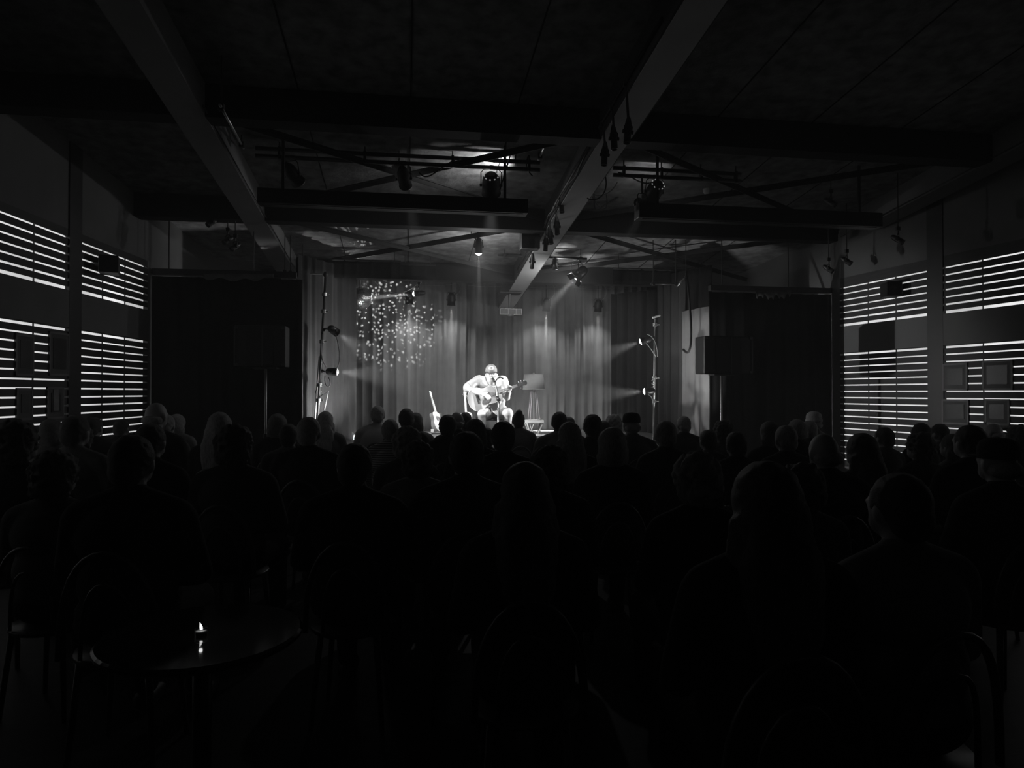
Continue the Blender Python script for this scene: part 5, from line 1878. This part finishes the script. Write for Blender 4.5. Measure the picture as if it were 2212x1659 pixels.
CHAIR_LABEL = 'dark bentwood chair with a round seat carrying a seated listener'
chair0 = None
for i, ((px, top, w, hair, build, lab), zc) in enumerate(zip(PEOPLE, PEOPLE_Z)):
    q = P(px, 847, zc)
    s = (1.55 - zc * (top - 847) / FOC) / TOPS[hair]
    rz = random.uniform(-.16, .16) - q.x * .05 + .08
    rz = max(-.4, min(.4, -(1.6 - q.x) * .05 + random.uniform(-.1, .1)))
    # the head, not the seat, has to come under the pixel: both lie on the root's axis
    root = thing('person', lab, 'person', (q.x, q.y, 0), None, True, rz)
    root['group'] = 'seated audience'
    root.scale = (s, s, s)
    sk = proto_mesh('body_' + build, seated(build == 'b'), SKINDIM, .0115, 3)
    part('body', sk, root)
    m = TOP_M[(i * 7) % 5 if i % 3 else 3]
    if 'pale grey shirt' in lab:
        m = PALEM
    elif 'striped' in lab:
        m = STRIPE
    elif 'dark shirt' in lab or 'dark jacket' in lab:
        m = TOP_M[0]
    part('shirt', proto_mesh('shirt_' + build, shirtp(build == 'b'), TOP_M[0], .013, 3), root, m)
    part('trousers', proto_mesh('trousers_' + build, trouserp(build == 'b'), TROUSERS, .015, 3), root)
    part('shoe', proto_mesh('shoe_r', [('c', (.12, .41, .052), (.125, .56, .046), .052, .045)], SHOES, .012, 2), root)
    part('shoe', proto_mesh('shoe_l', [('c', (-.12, .41, .052), (-.125, .56, .046), .052, .045)], SHOES, .012, 2), root)
    pr, hm, na, nsc = hairp(hair)
    if 'pale' in lab or 'light' in lab or 'grey-headed' in lab or 'halo' in lab:
        hm = HAIRL
    elif hair == 'long' and 'dark' in lab:
        hm = HAIRD
    elif hair == 'long' and i % 2:
        hm = HAIRM
    hmesh = proto_mesh('hair_' + hair, pr, hm, .0085, 3, na, nsc)
    part('hair', hmesh, root, hm)
    if hair == 'cap':
        part('cap_crown', bm_mesh('cap_c', cap_crown, TOP_M[0]), root)
        part('cap_brim', bm_mesh('cap_b', cap_brim, TOP_M[0], False), root)
    if hair == 'beanie':
        part('knitted_hat', bm_mesh('beanie', beanie, mat('pale_knit', .38, .95, 0, .2, 60, .8, 90)), root)
    if 'thin light line' in lab:
        part('headband', bm_mesh('headband', lambda: add_tube(NB(), [Vector((.0835 * math.cos(k * math.pi / 12), .005 + .1 * math.sin(k * math.pi / 12), 1.235 + .0 * k)) for k in range(24)], .006, 6, True), WHITEPAINT), root)
    # the chair
    sm_, bk_ = chair_meshes()
    ch = thing('chair', CHAIR_LABEL, 'chair', (q.x, q.y, 0), 'audience chairs', True, rz)
    ch.scale = (s, s, s)
    part('seat', sm_, ch)
    part('backrest', bk_, ch)
    for sx, sy in ((1, 1), (-1, 1), (-1, -1), (1, -1)):
        l = part('leg', leg_mesh(), ch)
        l.location = (sx * .13, sy * .13, 0)
        l.rotation_euler = (0, 0, {(1, 1): 0, (-1, 1): math.pi / 2, (-1, -1): math.pi, (1, -1): -math.pi / 2}[(sx, sy)])

# ------------------------------------------------------------------ small round tables among the chairs
TABM = mat('black_lacquer', .02, .08, 0, .05, 4, spec=.6)
def table(label, p, r=.3):
    root = thing('round_table', label, 'table', (p.x, p.y, 0), 'small round tables')
    obj('tabletop', add_lathe(NB(), [(0, .725), (r - .01, .725), (r, .733), (r, .743), (r - .008, .75), (0, .75)], Matrix.Translation((p.x, p.y, 0)), 48), TABM, root)
    obj('column', add_cone(NB(), (p.x, p.y, .03), (p.x, p.y, .725), .03, .03, 16), BLACKMETAL, root, True)
    obj('base', add_lathe(NB(), [(0, 0), (.19, 0), (.19, .012), (.04, .03), (0, .03)], Matrix.Translation((p.x, p.y, 0)), 32), BLACKMETAL, root)


def tumbler(label, p, r=.033, h=.12, fill=.6, m=None):
    root = thing('drinking_glass', label, 'glass', p)
    obj('glass_wall', add_lathe(NB(), [(0, .0), (r * .8, 0), (r, h), (r - .003, h), (r * .8 - .003, .008), (0, .008)], Matrix.Translation(p), 24), GLASS, root, True)
    obj('drink', add_lathe(NB(), [(0, .009), (r * .8 - .004, .009), (r * .8 - .004 + (r * .2) * fill, h * fill), (0, h * fill)], Matrix.Translation(p), 24), mat('amber_drink', .2, .1, 0, .1, 5), root, True)


def wine(label, p, h=.21):
    root = thing('wine_glass', label, 'glass', p)
    k = h / .21
    obj('bowl', add_lathe(NB(), [(.004, .09 * k), (.025, .10 * k), (.038, .13 * k), (.036, .17 * k), (.030, .21 * k), (.028, .21 * k), (.034, .17 * k), (.036, .13 * k), (.023, .103 * k), (0, .094 * k)], Matrix.Translation(p), 24), GLASS, root, True)
    obj('stem', add_lathe(NB(), [(0, 0), (.034, 0), (.033, .003), (.006, .008), (.0035, .02), (.0035, .09 * k), (0, .092 * k)], Matrix.Translation(p), 20), GLASS, root, True)


def T(px, zc):
    q = P(px, 847, zc)
    return Vector((q.x, q.y, 0.75))


t1 = T(440, 2.32)
table('round black table holding the lit tealight', t1, .32)
t2 = T(990, 8.1)
table('round table with a wine glass, below the upright guitar', t2)
t3 = T(880, 6.02)
table('round table with two small pale objects, left of centre', t3, .34)
t4 = T(372, 5.26)
table('round table in the dark left of the room', t4)
t5 = T(232, 7.2)
table('round table by the left window with two glasses', t5)
t6 = T(1575, 4.94)
table('round table between the two big curly heads right of centre', t6)
t7 = T(1850, 5.4)
table('round table under the right window', t7)
wine('wine glass glinting on the table below the upright guitar', PZ(963, 998, .75))
tumbler('small tumbler beside the central wine glass', T(978, 8.2), .03, .09)
tumbler('tumbler on the table by the left window', T(240, 7.2), .032, .13)
wine('wine glass on the table by the left window', T(226, 7.1), .19)
tumbler('tumbler with a bright rim in the dark left of the room', T(372, 5.2), .034, .1)
tumbler('tumbler catching a glint right of centre', T(1570, 4.9), .034, .12)
tumbler('glass standing under the right window with a slanting glint', T(1853, 5.35), .034, .12)
for px, zc, lab in ((800, 6.0, 'small pale folded card on the table left of centre'), (957, 6.05, 'pale saucer at the right end of the table left of centre')):
    q = PZ(px, 1047, .75)
    q = T(px, (t3 - CAM).dot(FWD)) if (q - t3).length > .33 else q
    q.x = max(t3.x - .27, min(t3.x + .27, q.x))
    if 'card' in lab:
        bm = NB()
        add_box(bm, q + Vector((0, .015, .022)), (.06, .003, .045), Matrix.Rotation(.35, 3, 'X'))
        add_box(bm, q + Vector((0, -.005, .022)), (.06, .003, .045), Matrix.Rotation(-.35, 3, 'X'))
        tag(obj('folded_card', bm, mat('paper', .6, .9, 0, .05, 6)), lab, 'card')
    else:
        tag(obj('saucer', add_lathe(NB(), [(0, 0), (.035, 0), (.06, .012), (.058, .015), (.033, .004), (0, .004)], Matrix.Translation(q), 24), WHITEPAINT, None, True), lab, 'saucer')

# the tealight in its glass on the near table
cp_ = PZ(434.5, 1371, .75)
root = thing('tealight', 'lit electric tealight with a flame-shaped bulb, low at the left', 'candle', cp_)
obj('cup', add_lathe(NB(), [(0, 0), (.0165, 0), (.0175, .014), (.014, .0145), (0, .0135)], Matrix.Translation(cp_), 24), mat('white_plastic_cup', .7, .4, 0, .05, 10), root, True)
fl_ = NB()
prof = [(0, .0), (.0030, .002), (.0046, .006), (.0044, .011), (.0030, .017), (.0014, .0225), (0, .026)]
add_lathe(fl_, prof, Matrix.Translation(cp_ + Vector((0.0005, 0, .0145))), 14)
for v in fl_.verts:
    t = (v.co.z - cp_.z - .0145) / .026
    v.co.x -= .005 * t * t
obj('flame_bulb', fl_, mat('glowing_flame', .8, .4, 0, .02, 10, emit=2.6), root, True)
root = thing('candle_holder', 'little clear glass cup holding the tealight', 'candle holder', cp_)
obj('glass_cup', add_lathe(NB(), [(.0185, .0), (.0195, .003), (.0205, .018), (.019, .0225), (.0178, .0225), (.0192, .018), (.0183, .004), (.0178, .0)], Matrix.Translation(cp_), 28), GLASS, root, True)
L = bpy.data.lights.new('tealight_glow', 'POINT'); L.energy = .006; L.shadow_soft_size = .006
o = bpy.data.objects.new('tealight_glow', L); C.objects.link(o); o.location = cp_ + Vector((0, -.004, .05))

for o in LOCAL:
    del o['_local']
